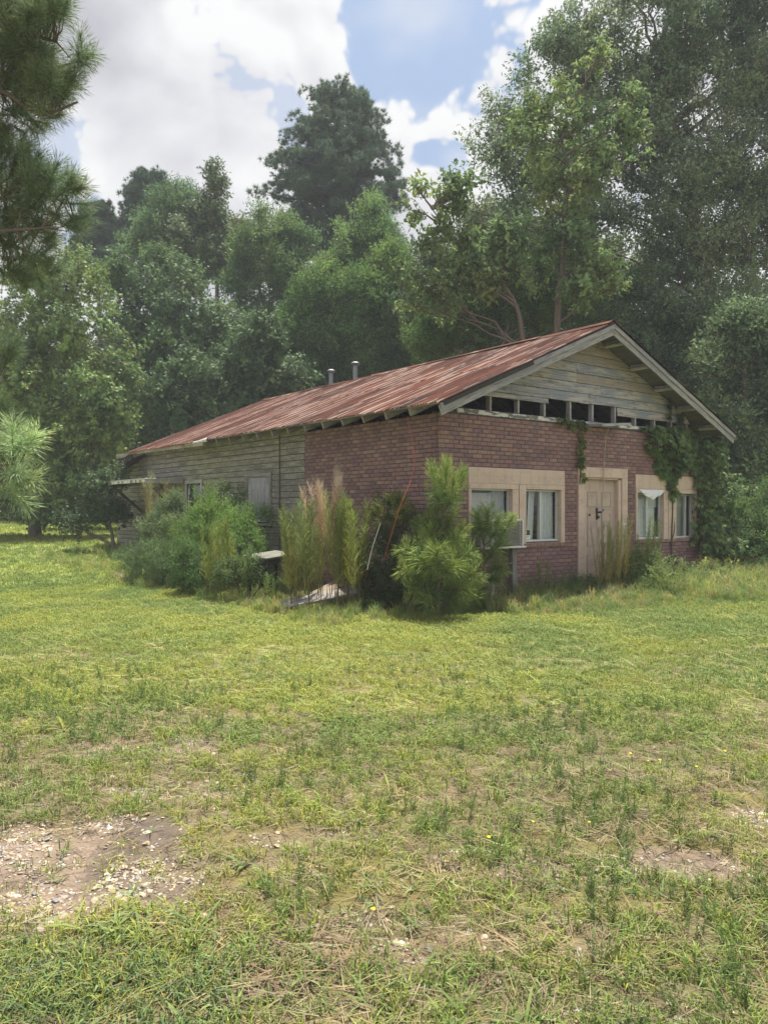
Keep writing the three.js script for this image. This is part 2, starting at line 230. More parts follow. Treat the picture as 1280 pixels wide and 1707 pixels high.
// ---------------------------------------------------------------- the house: local x runs along the brick front, -z runs back along the side, y is up
const YAW = 37.57 * Math.PI / 180, CX = 0.86, CZ = -12.15, L = 7.35, VJ = 3.92, VR = 12.04, VE = 14.55, OV = 0.5, UO = 0.457, EV = 3.13, SL = 0.421, RIDGE = L / 2;
const house = thing('brick_house', 'abandoned single storey house with brick front, grey plank gable and rusty tin roof', 'house', P(CX, 0, CZ)); house.rotation.y = YAW; house.updateMatrixWorld(true);
const toWorld = (u, v, y) => P(CX + u * Math.cos(YAW) - v * Math.sin(YAW), y, CZ - u * Math.sin(YAW) - v * Math.cos(YAW));
const mMortar = std({ color: lin(0.10, 0.08, 0.075), map: tMortar }), mDark = std({ color: lin(0.03, 0.028, 0.026) });
const brickTone = [[0.30, 0.165, 0.145], [0.27, 0.145, 0.14], [0.35, 0.205, 0.16], [0.325, 0.18, 0.155], [0.255, 0.145, 0.145], [0.31, 0.19, 0.15], [0.28, 0.145, 0.13], [0.235, 0.14, 0.135], [0.36, 0.22, 0.17], [0.29, 0.165, 0.155]].map((c) => [c[0] * 1.06, c[1] * 1.1, c[2] * 1.13]);
const mBricks = brickTone.map((c) => std({ color: lin(...c), map: tBrick, roughness: 0.88 })), mBrickStuff = std({ map: tBrick, roughness: 0.88 });
const brickVar = [0, 1, 2, 3].map((k) => { const g = cbox(1, 1, 1, 0.0001); return g; });
const BH = 0.0677, BL = 0.203, JT = 0.011;
const brickGeo = (len, k) => moved(cbox(len - JT, BH - JT, 0.05, 0.0035, k * 0.13, k * 0.29), 0, 0, 0);
const brickCache = new Map();
function brickShape(len, k) { const q = Math.round(len * 1000) + '_' + k; if (!brickCache.has(q)) brickCache.set(q, brickGeo(len, k)); return brickCache.get(q); }
function wallShape(w, h, holes, depth) { const s = new THREE.Shape([new THREE.Vector2(0, -0.3), new THREE.Vector2(w, -0.3), new THREE.Vector2(w, h), new THREE.Vector2(0, h)]); for (const [x0, y0, x1, y1] of holes) s.holes.push(new THREE.Path([new THREE.Vector2(x0, y0), new THREE.Vector2(x0, y1), new THREE.Vector2(x1, y1), new THREE.Vector2(x1, y0)])); return new THREE.ExtrudeGeometry(s, { depth, bevelEnabled: false }); }
// openings in the front: [u0, y0, u1, y1]
const WIN = [[0.60, 0.945, 2.93, 2.23], [5.03, 0.93, 7.14, 2.23]], DOOR = [3.30, -0.3, 4.76, 2.315];
const TOPF = 3.07, TOPS = 3.03;
const frontWall = part('front_wall', moved(wallShape(L - 0.03, TOPF, [...WIN, DOOR].map(([a, b, c, d]) => [a - 0.015, b, c - 0.015, d]), 0.2), 0.015, 0, -0.21), mMortar, house);
const sideG = wallShape(VJ - 0.2, TOPS, [], 0.2); const sideWall = part('side_wall', moved(sideG, 0.21, 0, 0, 0, Math.PI / 2, 0), mMortar, house); sideWall.position.set(-0.195, 0, -0.21);
{ // rotate so that the slab runs back from the corner
  sideWall.geometry = moved(wallShape(VJ - 0.215, TOPS, [], 0.19), 0, 0, 0, 0, Math.PI / 2, 0); sideWall.position.set(0.012, 0, -0.212);
}
const spots = [];
{
  const R = rngOf(11); const rows = Math.floor(TOPF / BH) + 4, inHole = (a, b, y) => { for (const [x0, y0, x1, y1] of [...WIN, DOOR]) if (y > y0 - 0.02 && y < y1 + 0.01 && b > x0 + 0.001 && a < x1 - 0.001) return [x0, x1]; return null; };
  for (let r = -3; r < rows; r++) {
    const y = (r + 0.5) * BH; if (y > TOPF) break; const off = (r & 1) ? BL / 2 : 0;
    // front face, from the corner
    const segs = []; let cur = 0; for (const [x0, x1] of [[WIN[0][0], WIN[0][2], 0], [DOOR[0], DOOR[2], 1], [WIN[1][0], WIN[1][2], 2]]) { if (inHole(x0 + 0.1, x1 - 0.1, y)) { segs.push([cur, x0]); cur = x1; } } segs.push([cur, L]);
    for (const [a, b] of segs) { let x = a - (a === 0 ? off : (off * 0.999) % BL); for (; x < b - 0.012; x += BL) { const x0 = Math.max(a, x), x1 = Math.min(b, x + BL); if (x1 - x0 > 0.03) spots.push({ w: 'f', c: (x0 + x1) / 2, len: x1 - x0, y }); } }
    if (y < TOPS) { let x = -((r & 1) ? 0 : BL / 2); for (; x < VJ - 0.012; x += BL) { const x0 = Math.max(0.052, x), x1 = Math.min(VJ, x + BL); if (x1 - x0 > 0.03) spots.push({ w: 's', c: (x0 + x1) / 2, len: x1 - x0, y }); } }
  }
  for (const s of spots) { const p = s.w === 'f' ? toWorld(s.c, 0, s.y) : toWorld(0, s.c, s.y); s.d = p.distanceTo(camera.position); const nrm = s.w === 'f' ? toWorld(0, -1, 0).sub(toWorld(0, 0, 0)) : toWorld(-1, 0, 0).sub(toWorld(0, 0, 0)); s.big = s.len * Math.abs(nrm.dot(p.clone().sub(camera.position).normalize())) / (s.d * s.d) * (s.y > 0.75 ? 1 : 0.2); }
  spots.sort((a, b) => b.big - a.big);
  const stuffF = [], colF = [];
  spots.forEach((s, i) => {
    const tone = Math.floor(clamp(0.5 + (fbm(s.c * 1.3 + (s.w === 'f' ? 0 : 40), s.y * 3, 0, 2) - 0.5) * 0.9 + (fbm(s.c * 5 + 7, s.y * 0.4, 0, 2) - 0.5) * 0.7 + rr(R, -0.5, 0.5)) * 9.99), k = Math.floor(R() * 6), dp = rr(R, -0.005, 0.004), tl = rr(R, -0.008, 0.008), dy = rr(R, -0.0015, 0.0015);
    const len = Math.round(s.len * 200) / 200;
    const place = (o) => { if (s.w === 'f') { o.position.set(s.c, s.y + dy, -0.025 + dp); o.rotation.set(0, 0, tl * 0.4); } else { o.position.set(0.025 + dp, s.y + dy, -s.c); o.rotation.set(0, Math.PI / 2, tl * 0.4); } };
    if (i < 300) { const m = part('brick', brickShape(len, k), mBricks[tone], s.w === 'f' ? frontWall : sideWall); place(m); if (s.w === 's') { m.position.x -= sideWall.position.x; m.position.z -= sideWall.position.z; } return; }
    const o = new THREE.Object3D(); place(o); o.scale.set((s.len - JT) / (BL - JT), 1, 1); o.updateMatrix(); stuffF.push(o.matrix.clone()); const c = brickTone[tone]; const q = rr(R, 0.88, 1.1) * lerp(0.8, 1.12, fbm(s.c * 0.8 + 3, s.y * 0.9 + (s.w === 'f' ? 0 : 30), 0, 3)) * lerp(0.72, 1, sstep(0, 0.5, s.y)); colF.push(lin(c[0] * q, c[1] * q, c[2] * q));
  });
  const b = inst('brickwork', brickShape(BL, 2), mBrickStuff, stuffF, colF, house); b.userData.kind = 'stuff';
}
// wood materials
const wu = (t, ox, oy) => rep(t, 1 / 1.6, 1 / 0.4, ox, oy);
const mGrey = [0, 1, 2].map((i) => std({ map: wu(tGrey, i * 0.31, i * 0.43), color: lin(1.25, 1.25, 1.27) })), mBlue = [0, 1, 2].map((i) => std({ map: wu(tBlueGrey, i * 0.27, i * 0.39), color: lin(1.3, 1.3, 1.35) })), mTan = [0, 1].map((i) => std({ map: wu(tTanWood, i * 0.4, i * 0.2), color: lin(1.3, 1.25, 1.2) }));
const mSid = [0, 1, 2, 3].map((i) => std({ map: rep(tSiding, 1 / 1.9, 1 / 0.55, i * 0.29, i * 0.41), color: lin(1.15, 1.15, 1.1) })), mTrim = std({ map: rep(tPaint, 0.7, 0.7), color: lin(0.64, 0.49, 0.395), roughness: 0.75 }), mDoor = std({ map: rep(tPaint, 0.5, 0.5, 0.3), color: lin(0.55, 0.425, 0.345), roughness: 0.65 });
const mAlu = std({ color: lin(0.55, 0.56, 0.57), metalness: 0.35, roughness: 0.45 }), mWhite = std({ color: lin(0.68, 0.68, 0.66), map: rep(tPaint, 1, 1), roughness: 0.6 }), mFlake = std({ map: rep(tFlake, 0.9, 2.2) }), mBlack = std({ color: lin(0.02, 0.02, 0.02), roughness: 0.5 }), mTar = std({ color: lin(0.045, 0.042, 0.04), map: tMortar, roughness: 1 });
const glass = new THREE.MeshPhysicalMaterial({ color: lin(0.93, 0.95, 0.94), transmission: 1, roughness: 0.02, thickness: 0, ior: 1.5 });
const bx = (name, mat, parent, x0, x1, y0, y1, z0, z1, b = 0.004, o = R0()) => { const m = part(name, cbox(x1 - x0, y1 - y0, z1 - z0, b, o * 3.1, o * 1.7), mat, parent); m.position.set((x0 + x1) / 2, (y0 + y1) / 2, (z0 + z1) / 2); return m; };
// side wall of lap siding behind the brick, with a boarded window, a small window and a doorway under the awning
const SH = [[5.29, 1.28, 6.23, 2.22], [8.62, 1.30, 9.43, 2.18], [10.25, -0.3, 11.25, 2.2]];
{
  const R = rngOf(21); const sw = part('siding_wall', moved(wallShape(VE - VJ, 3.12, SH.map(([a, b, c, d]) => [a - VJ, b, c - VJ, d]), 0.1), 0, 0, 0, 0, Math.PI / 2, 0), mDark, house); sw.position.set(0.045, 0, -VJ);
  const EXPO = 0.122;
  for (let r = 0; r < 26; r++) {
    const y0 = -0.06 + r * EXPO, y1 = y0 + EXPO + 0.02; if (y0 > 3.08) break; const top = Math.min(y1, 3.11);
    let cuts = [VJ + 0.004]; let v = VJ; while (v < VE) { v += rr(R, 2.2, 4.2); if (v < VE - 0.6) cuts.push(v); } cuts.push(VE);
    for (let i = 0; i < cuts.length - 1; i++) {
      let segs = [[cuts[i], cuts[i + 1]]];
      for (const [a, b, c, d] of SH) { const mid = y0 + EXPO / 2; if (mid > b - 0.09 && mid < d + 0.09) segs = segs.flatMap(([p, q]) => (q <= a - 0.09 || p >= c + 0.09) ? [[p, q]] : [[p, a - 0.09], [c + 0.09, q]].filter(([m, n]) => n - m > 0.03)); }
      for (const [p, q] of segs) {
        const lim = p > VR + 0.3 ? 3.1 - (p - VR) * 0.19 : 3.2; if (y0 > lim) continue;
        const m = part('plank', cbox(q - p - 0.004, top - y0 - 0.032, 0.02, 0.003, R() * 3, R() * 2), mSid[Math.floor(R() * 4)], sw);
        m.rotation.order = 'YXZ'; m.rotation.set(rr(R, 0.15, 0.19), -Math.PI / 2, rr(R, -0.0015, 0.0015)); m.position.set(-0.045 + 0.013 - rr(R, 0.0, 0.004), (y0 + top) / 2, -(p + q) / 2 + VJ);
      }
    }
  }
  const win = part('boarded_window', cbox(0.012, 0.94, 0.92, 0.002, 0.3, 0.2), mGrey[1], house, 'window boarded over with grey plywood'); win.position.set(-0.004, 1.75, -5.76); win.geometry = moved(cbox(0.94, 0.92, 0.012, 0.002, 0.3, 0.2), 0, 0, 0, 0, -Math.PI / 2, Math.PI / 2); 
  const trimAround = (parent, [a, b, c, d], mat, dx) => { for (const [v0, v1, y0, y1] of [[a - 0.09, a, b - 0.02, d], [c, c + 0.09, b - 0.02, d], [a - 0.1, c + 0.1, d, d + 0.09], [a - 0.1, c + 0.1, b - 0.08, b - 0.02]]) { if (y0 < -0.2) continue; const m = part('trim', cbox(v1 - v0 - 0.002, y1 - y0 - 0.002, 0.03, 0.003, R(), R()), mat, parent); m.rotation.y = -Math.PI / 2; m.position.set(dx - parent.position.x, (y0 + y1) / 2 - parent.position.y, -(v0 + v1) / 2 - parent.position.z); } };
  trimAround(win, SH[0], mSid[0], -0.012);
  const w2 = part('window', moved(cbox(0.7, 0.04, 0.03, 0.003), 0, 0, 0, 0, -Math.PI / 2, 0), mFlake, house, 'dark broken window with a grey frame'); w2.position.set(0.02, 1.74, -9.025); trimAround(w2, SH[1], mGrey[0], -0.012);
  for (const v of [8.66, 9.02, 9.39]) { const m = part('sash', cbox(0.035, 0.86, 0.035, 0.004), mFlake, w2); m.position.set(0.01, 0, -v + 9.025); }
  const pn = part('pane', moved(new THREE.PlaneGeometry(0.7, 0.42), 0, 0, 0, 0, -Math.PI / 2, 0), glass, w2); pn.position.set(0.008, 0.22, 0);
  const d2 = part('side_door', moved(cbox(0.93, 2.1, 0.04, 0.004), 0, 0, 0, 0, -Math.PI / 2 - 0.5, 0), std({ map: wu(tTanWood, 0.2, 0.5), color: lin(0.55, 0.42, 0.34) }), house, 'dark brown side door under the awning'); d2.position.set(0.28, 1.1, -10.75);
  for (const v of [10.2, 11.3]) { const m = part('door_trim', cbox(0.03, 2.3, 0.09, 0.003), mGrey[2], d2); m.position.set(-0.012 - d2.position.x, 1.1 - d2.position.y, -v - d2.position.z); }
  const con = part('conduit', tube([P(-0.03, 0.2, -4.83), P(-0.03, 1.6, -4.835), P(-0.035, 3.05, -4.83)], 0.011, 6), std({ color: lin(0.07, 0.045, 0.035), roughness: 0.8 }), house);
  // frieze board under the rafters and corner board
  const fb = part('frieze_board', cbox(VE - VJ, 0.12, 0.02, 0.003, 0.2), mSid[2], house); fb.rotation.y = -Math.PI / 2; fb.position.set(-0.014, 3.13, -(VE + VJ) / 2);
  const rw = part('rear_wall', moved(wallShape(L, 2.6, [], 0.1), 0, 0, -VE), mSid[1], house), ew = part('far_side_wall', moved(wallShape(VE, 3.1, [], 0.1), 0, 0, 0, 0, Math.PI / 2, 0), mSid[3], house); ew.position.set(L - 0.1, 0, 0);
  ew.geometry = moved(wallShape(VE - 0.3, 3.1, [], 0.09), 0, 0, 0, 0, Math.PI / 2, 0); ew.position.set(L - 0.10, 0, -0.22);
  const gable2 = new THREE.Shape([new THREE.Vector2(0, 2.6), new THREE.Vector2(L, 2.6), new THREE.Vector2(L, 3.25), new THREE.Vector2(RIDGE, 4.76), new THREE.Vector2(0, 3.25)]); part('rear_gable', moved(new THREE.ExtrudeGeometry(gable2, { depth: 0.08, bevelEnabled: false }), 0, 0, -VR), mSid[1], house);
  const fl = part('floor', cbox(L - 0.5, 0.1, VE - 0.5, 0.004), mTan[1], house); fl.position.set(L / 2, 0.03, -VE / 2);
  const ce = part('ceiling', cbox(L - 0.5, 0.03, VE - 0.7, 0.004), mTan[0], house); ce.position.set(L / 2, 2.62, -VE / 2 - 0.1);
}
// gable: planks, studs, white sill board
const roofY = (u) => EV + (Math.min(u, L - u) + UO) * SL;
{
  const R = rngOf(33); const gab = part('gable', cbox(L - 0.3, 0.09, 0.09, 0.005, 0.4), mGrey[0], house); gab.position.set(L / 2, 3.118, -0.12);
  const sill = (a, b, y, m) => { const q = part('sill_board', cbox(b - a, 0.075, 0.03, 0.004, R()), m, gab); q.position.set((a + b) / 2 - L / 2, y - gab.position.y, 0.12 - 0.004); };
  sill(0.36, 2.05, 3.105, mFlake); sill(2.055, 3.55, 3.11, mFlake); sill(4.5, 5.3, 3.125, mFlake); sill(5.31, 7.0, 3.12, mGrey[2]);
  for (const u of [0.5, 1.16, 1.82, 2.48, 3.17, 3.8, 4.47, 5.11, 5.75, 6.34, 6.9]) { const top = roofY(u) - 0.2; const h = Math.min(top, 4.5) - 3.16; const m = part('stud', cbox(0.045, h, 0.09, 0.004, R()), u < 1 ? mGrey[1] : mGrey[0], gab); m.position.set(u - L / 2, 3.163 + h / 2 - gab.position.y, 0.0 + 0.02); }
  const courses = [[3.335, 3.50, [[0.3, 2.55, 3.41], [4.51, 6.95, 3.335]]], [3.50, 3.67, [[0.3, 2.6], [2.602, 3.64, 3.5, -0.012], [3.645, 7.2]]], [3.67, 3.855, [[0.5, 4.0], [4.003, 6.7]]], [3.855, 4.035, [[0.8, 3.31], [3.313, 4.42], [4.423, 6.6]]], [4.035, 4.215, [[1.3, 3.30], [3.303, 6]]], [4.215, 4.39, [[1.5, 4.1], [4.103, 5.8]]], [4.39, 4.565, [[2, 5.4]]], [4.565, 4.75, [[2.6, 4.8]]]];
  courses.forEach(([y0, y1, list], ci) => list.forEach(([a, b, yb, tilt], k) => {
    const lo = yb || y0, hi = y1 - 0.010; const inv = (y) => (y + 0.055 - EV) / SL - UO; // u where the underside of the roof meets height y
    const pt = []; const xl0 = Math.max(a, inv(lo)), xl1 = Math.max(a, inv(hi)), xr0 = Math.min(b, L - inv(lo)), xr1 = Math.min(b, L - inv(hi)); if (xr0 - xl0 < 0.05) return;
    const dr = tilt || 0; pt.push(new THREE.Vector2(xl0, lo), new THREE.Vector2(xr0, lo + dr), new THREE.Vector2(Math.max(xr1, xl1 + 0.01), hi), new THREE.Vector2(xl1, hi));
    const g = new THREE.ExtrudeGeometry(new THREE.Shape(pt), { depth: 0.016, bevelEnabled: true, bevelSize: 0.002, bevelThickness: 0.002, bevelSegments: 1 }); const uvs = g.attributes.uv; const ou = R() * 4, ow = R() * 3; for (let i = 0; i < uvs.count; i++) uvs.setXY(i, uvs.getX(i) + ou, uvs.getY(i) + ow);
    const tone = ci >= 5 ? mTan[k % 2] : (ci === 3 && k !== 0) || (ci === 2 && k === 1 && R() > 2) ? mTan[1] : (ci < 3 || ci === 4) ? mBlue[Math.floor(R() * 3)] : mBlue[(ci + k) % 3];
    const m = part('plank', moved(g, 0, 0, 0), tone, gab); m.rotation.x = -0.10; m.position.set(-L / 2, -gab.position.y, 0.12 - 0.05 + rr(R, 0, 0.006) + 0.10 * lo);
  }));
}
// roof: deck, corrugated sheets in two rows per slope, ridge caps, rakes, rafters
{
  const R = rngOf(44), mDeck = std({ map: wu(tGrey, 0.7, 0.3), color: lin(0.42, 0.39, 0.36) }), mRake = std({ map: wu(tGrey, 0.2, 0.9), color: lin(0.92, 0.94, 0.98) }), al = Math.atan(SL), SLN = (RIDGE + UO) / Math.cos(al), ZF = OV, ZB = -VR - 0.1;
  const roof = part('roof', cbox(0.14, 0.1, VR + 0.3, 0.006), mGrey[1], house); roof.position.set(RIDGE, EV + (RIDGE + UO) * SL - 0.16, -VR / 2 + 0.1);
  const rx = RIDGE, ry = roof.position.y, rz = roof.position.z;
  const place = (m, side, s, lift, z, yawj = 0) => { // s metres up the slope from the eave
    const ca = Math.cos(al), sa = Math.sin(al); const u = -UO + s * ca - lift * sa, y = EV + s * sa + lift * ca; m.position.set((side < 0 ? u : L - u) - rx, y - ry, z - rz); m.rotation.order = 'YZX'; m.rotation.set(0, side < 0 ? yawj : Math.PI + yawj, al);
  };
  const sheetGeo = (w, len, k) => { // x up the slope, z across; corrugated
    const n = Math.round(w / 0.0677) * 6, pos = [], uv = [], idx = []; const rows = 3;
    for (let j = 0; j <= rows; j++) for (let i = 0; i <= n; i++) { const z = (i / n - 0.5) * w, x = (j / rows - 0.5) * len; const edge = j === 0 ? 0.004 * Math.sin(i * 1.7 + k) : 0; pos.push(x + edge, 0.012 * Math.sin(i / 6 * Math.PI * 2) + 0.002 * Math.sin(i * 0.7 + j * 2 + k), z); uv.push(i / n + k * 0.37, j / rows * len / 2.5 + k * 0.23); }
    for (let j = 0; j < rows; j++) for (let i = 0; i < n; i++) { const a = j * (n + 1) + i, b = a + n + 1; idx.push(a, a + 1, b, b, a + 1, b + 1); }
    const g = new THREE.BufferGeometry(); g.setAttribute('position', new THREE.Float32BufferAttribute(pos, 3)); g.setAttribute('uv', new THREE.Float32BufferAttribute(uv, 2)); g.setIndex(idx); g.computeVertexNormals(); return g;
  };
  const SW = 0.66, STEP = 0.609, lower = [0, 1, 2, 3].map((k) => sheetGeo(SW, 2.42, k)), upper = [0, 1, 2, 3].map((k) => sheetGeo(SW, 2.32, k + 4));
  const mR = []; for (const t of tRust) for (const c of [[0.58, 0.50, 0.48], [0.70, 0.61, 0.59], [0.45, 0.39, 0.38]]) mR.push(new THREE.MeshPhysicalMaterial({ map: t, color: lin(...c), roughness: 0.95, metalness: 0, specularIntensity: 0.25 }));
  for (const side of [-1, 1]) {
    const dk = part('roof_deck', cbox(SLN - 0.02, 0.025, ZF - ZB - 0.03, 0.003), mDeck, roof); place(dk, side, SLN / 2, -0.03, (ZF + ZB) / 2);
    let n = 0; for (let z = ZF - SW / 2 + 0.03; z > ZB; z -= STEP, n++) {
      const droop = z < -8 && side < 0 ? (n % 3) * 0.03 + 0.05 : rr(R, -0.025, 0.03);
      const a = part('roof_sheet', lower[Math.floor(R() * 4)], mR[Math.floor(R() * mR.length)], roof); place(a, side, 1.21 - 0.04 - droop, -0.004 + (n & 1) * 0.003, z, rr(R, -0.006, 0.006));
      const b = part('roof_sheet', upper[Math.floor(R() * 4)], a.material, roof); place(b, side, SLN - 1.16 + 0.01, 0.001 + (n & 1) * 0.003, z, rr(R, -0.006, 0.006));
    }
    // rake boards at the front, two layers, and tar paper showing at the lower end
    const r1 = part('rake_board', cbox(SLN + 0.02, 0.155, 0.028, 0.004, side), mRake, roof); place(r1, side, SLN / 2 - 0.01, -0.135, ZF - 0.02);
    const r2 = part('rake_trim', cbox(SLN + 0.015, 0.075, 0.022, 0.003, side + 3), mRake, roof); place(r2, side, SLN / 2, -0.072, ZF + 0.008);
    const rb = part('rake_board', cbox(SLN, 0.14, 0.028, 0.004, side), mGrey[1], roof); place(rb, side, SLN / 2, -0.125, ZB + 0.03);
    if (side < 0) { const t = part('tar_paper', cbox(2.1, 0.06, 0.006, 0.002), mTar, roof); place(t, side, 1.1, -0.062, ZF + 0.024); }
    for (let k = 0; k < 5; k++) { const m = part('lookout', cbox(0.085, 0.085, OV - 0.05, 0.004, k), mGrey[k % 3], roof); place(m, side, 0.55 + k * 0.86, -0.10, ZF - OV / 2 - 0.02); }
    // rafters with sawn tails
    for (let k = 0; k < 20; k++) { const v = 0.3 + k * 0.612; const m = part('rafter', cbox(SLN - 0.12, 0.13, 0.042, 0.004, k * 0.3), k % 4 === 2 ? mTan[0] : mGrey[k % 3], roof); place(m, side, SLN / 2 + 0.0, -0.112, -v + 0.0); }
    const ed = part('eave_board', cbox(0.02, 0.03, ZF - ZB - 0.04, 0.003), mGrey[2], roof); ed.geometry = cbox(0.022, 0.032, ZF - ZB - 0.04, 0.003); place(ed, side, 0.02, -0.028, (ZF + ZB) / 2);
  }
  // ridge caps, uneven lengths
  let z = ZF + 0.02, k = 0; while (z > ZB + 0.3) { const len = Math.min(rr(R, 0.9, 1.9), z - ZB); const s = new THREE.Shape([new THREE.Vector2(-0.15, -0.062), new THREE.Vector2(0, 0.006), new THREE.Vector2(0.15, -0.062), new THREE.Vector2(0.15, -0.058), new THREE.Vector2(0, 0.012), new THREE.Vector2(-0.15, -0.058)]); const g = new THREE.ExtrudeGeometry(s, { depth: len - 0.01, bevelEnabled: false }); const m = part('ridge_cap', g, mR[(k * 2 + 1) % mR.length], roof); m.position.set(0, EV + (RIDGE + UO) * SL + 0.022 + (k & 1) * 0.006 - ry, z - len - rz); m.rotation.set(rr(R, -0.008, 0.008), rr(R, -0.01, 0.01), rr(R, -0.06, 0.06)); z -= len - 0.02; k++; }
  // a loose sheet end with a rolled white gutter scrap at the eave
  const sc = part('gutter_scrap', tube([P(0, 0, 0), P(0.02, -0.01, -0.5), P(0, -0.03, -1.2)], [0.05, 0.035, 0.03], 8), mWhite, roof); sc.position.set(-UO - 0.02 - rx, EV - 0.03 - ry, -7.2 - rz); 
  const hang = part('hanging_eave_strip', cbox(0.012, 0.09, 4.6, 0.003), mTan[0], roof); hang.position.set(-UO - 0.03 - rx, EV - 0.08 - ry, -9.75 - rz); hang.rotation.x = 0.012;
  // two galvanised vent pipes near the ridge
  for (const [v, h] of [[8.75, 0.46], [7.62, 0.50]]) {
    const m = part('vent_pipe', new THREE.CylinderGeometry(0.06, 0.06, h + 0.3, 18), std({ color: lin(0.25, 0.27, 0.29), metalness: 0.4, roughness: 0.5, map: tMortar }), roof); m.position.set(0.16, EV + (RIDGE + UO) * SL + h / 2 - 0.2 - ry, -v - rz);
    const cp = part('vent_cap', new THREE.LatheGeometry([[0.0, 0.10], [0.075, 0.085], [0.14, 0.04], [0.142, 0.03], [0.11, 0.03], [0.11, 0.0], [0.145, -0.012], [0.145, -0.022], [0.09, -0.03], [0.0, -0.03]].map(([a, b]) => new THREE.Vector2(a, b)), 20), std({ color: lin(0.20, 0.215, 0.23), metalness: 0.4, roughness: 0.6, map: tMortar }), m); cp.scale.setScalar(0.8); cp.position.y = (h + 0.3) / 2;
    const fl = part('vent_collar', new THREE.CylinderGeometry(0.085, 0.13, 0.09, 18), mTar, m); fl.position.y = -h / 2 + 0.1;
  }
  // lean-to behind, its roof falling away to the rear
  const lt = part('lean_to_roof', cbox(L + 2 * UO, 0.05, 2.5, 0.004), std({ map: tRust[1], color: lin(0.35, 0.33, 0.33) }), house, 'low sagging roof over the rear lean-to'); lt.position.set(L / 2, 2.83, -13.28); lt.rotation.x = -0.2;
  for (const u of [-UO + 0.02, L + UO - 0.02]) { const m = part('rake_board', cbox(0.03, 0.15, 2.46, 0.004), mTar, lt); m.position.set(u - L / 2, -0.09, 0); }
  const dr = part('drip_edge', cbox(L + 2 * UO, 0.1, 0.03, 0.004), mGrey[0], lt); dr.position.set(0, -0.07, -1.24);
}
// awning over the side door
{
  const aw = part('awning', cbox(1.0, 0.03, 2.75, 0.003), std({ color: lin(0.46, 0.45, 0.44), map: tMortar, metalness: 0.3, roughness: 0.5 }), house, 'flat tin awning over the side doorway'); aw.position.set(-0.52, 2.30, -10.95); aw.rotation.z = 0.02;
  for (const v of [9.6, 12.3]) { const m = part('side_board', cbox(0.98, 0.10, 0.035, 0.004, v), mGrey[1], aw); m.position.set(0, -0.062, -v + 10.95); const br = part('brace', cbox(1.15, 0.07, 0.045, 0.004, v), std({ map: wu(tTanWood, 0.1, 0.3), color: lin(0.5, 0.42, 0.36) }), aw); br.position.set(0.04, -0.48, -v + 10.95); br.rotation.z = -0.72; }
  const fr = part('front_board', cbox(0.03, 0.07, 2.7, 0.004), mFlake, aw); fr.position.set(-0.48, -0.045, 0);
}
// front windows, four in tan surrounds
function frontWindow(name, o, label) {
  const { u0, u1, y0, y1, split } = o; const w = part(name, cbox(u1 - u0 - 0.004, 0.035, 0.07, 0.004), mWhite, house, label); w.position.set((u0 + u1) / 2, y0 + 0.02, -0.085);
  const rel = (n, m, a, b, c, d, z0, z1) => { const q = bx(n, m, w, a, b, c, d, z0, z1, 0.003); q.position.sub(w.position); return q; };
  const t = 0.03; rel('sash', mAlu, u0 + 0.002, u0 + t, y0 + 0.04, y1 - 0.002, -0.11, -0.07); rel('sash', mAlu, u1 - t, u1 - 0.002, y0 + 0.04, y1 - 0.002, -0.11, -0.07); rel('sash', mAlu, u0 + t + 0.002, u1 - t - 0.002, y1 - t, y1 - 0.002, -0.11, -0.07);
  if (split) rel('sash', mAlu, split - 0.022, split + 0.022, y0 + 0.04, y1 - t - 0.002, -0.105, -0.062);
  for (const [a, b, z] of split ? [[u0 + t, split - 0.02, -0.095], [split + 0.02, u1 - t, -0.088]] : [[u0 + t, u1 - t, -0.09]]) { const p = part('pane', new THREE.PlaneGeometry(b - a, y1 - y0 - 0.07), glass, w); p.position.set((a + b) / 2 - w.position.x, (y0 + y1) / 2 - w.position.y, z - w.position.z); }
  return w;
}
frontWindow('window', { u0: 0.66, u1: 1.60, y0: 1.0, y1: 1.885 }, 'front window holding the air conditioner');
frontWindow('window', { u0: 1.93, u1: 2.83, y0: 0.99, y1: 1.885, split: 2.38 }, 'front window with grey curtains and a small sign');
frontWindow('window', { u0: 5.09, u1: 5.96, y0: 0.96, y1: 1.87, split: 5.50 }, 'front window with sagging white plastic above');
frontWindow('window', { u0: 6.40, u1: 7.08, y0: 0.96, y1: 1.86, split: 6.86 }, 'front window beside the vines');
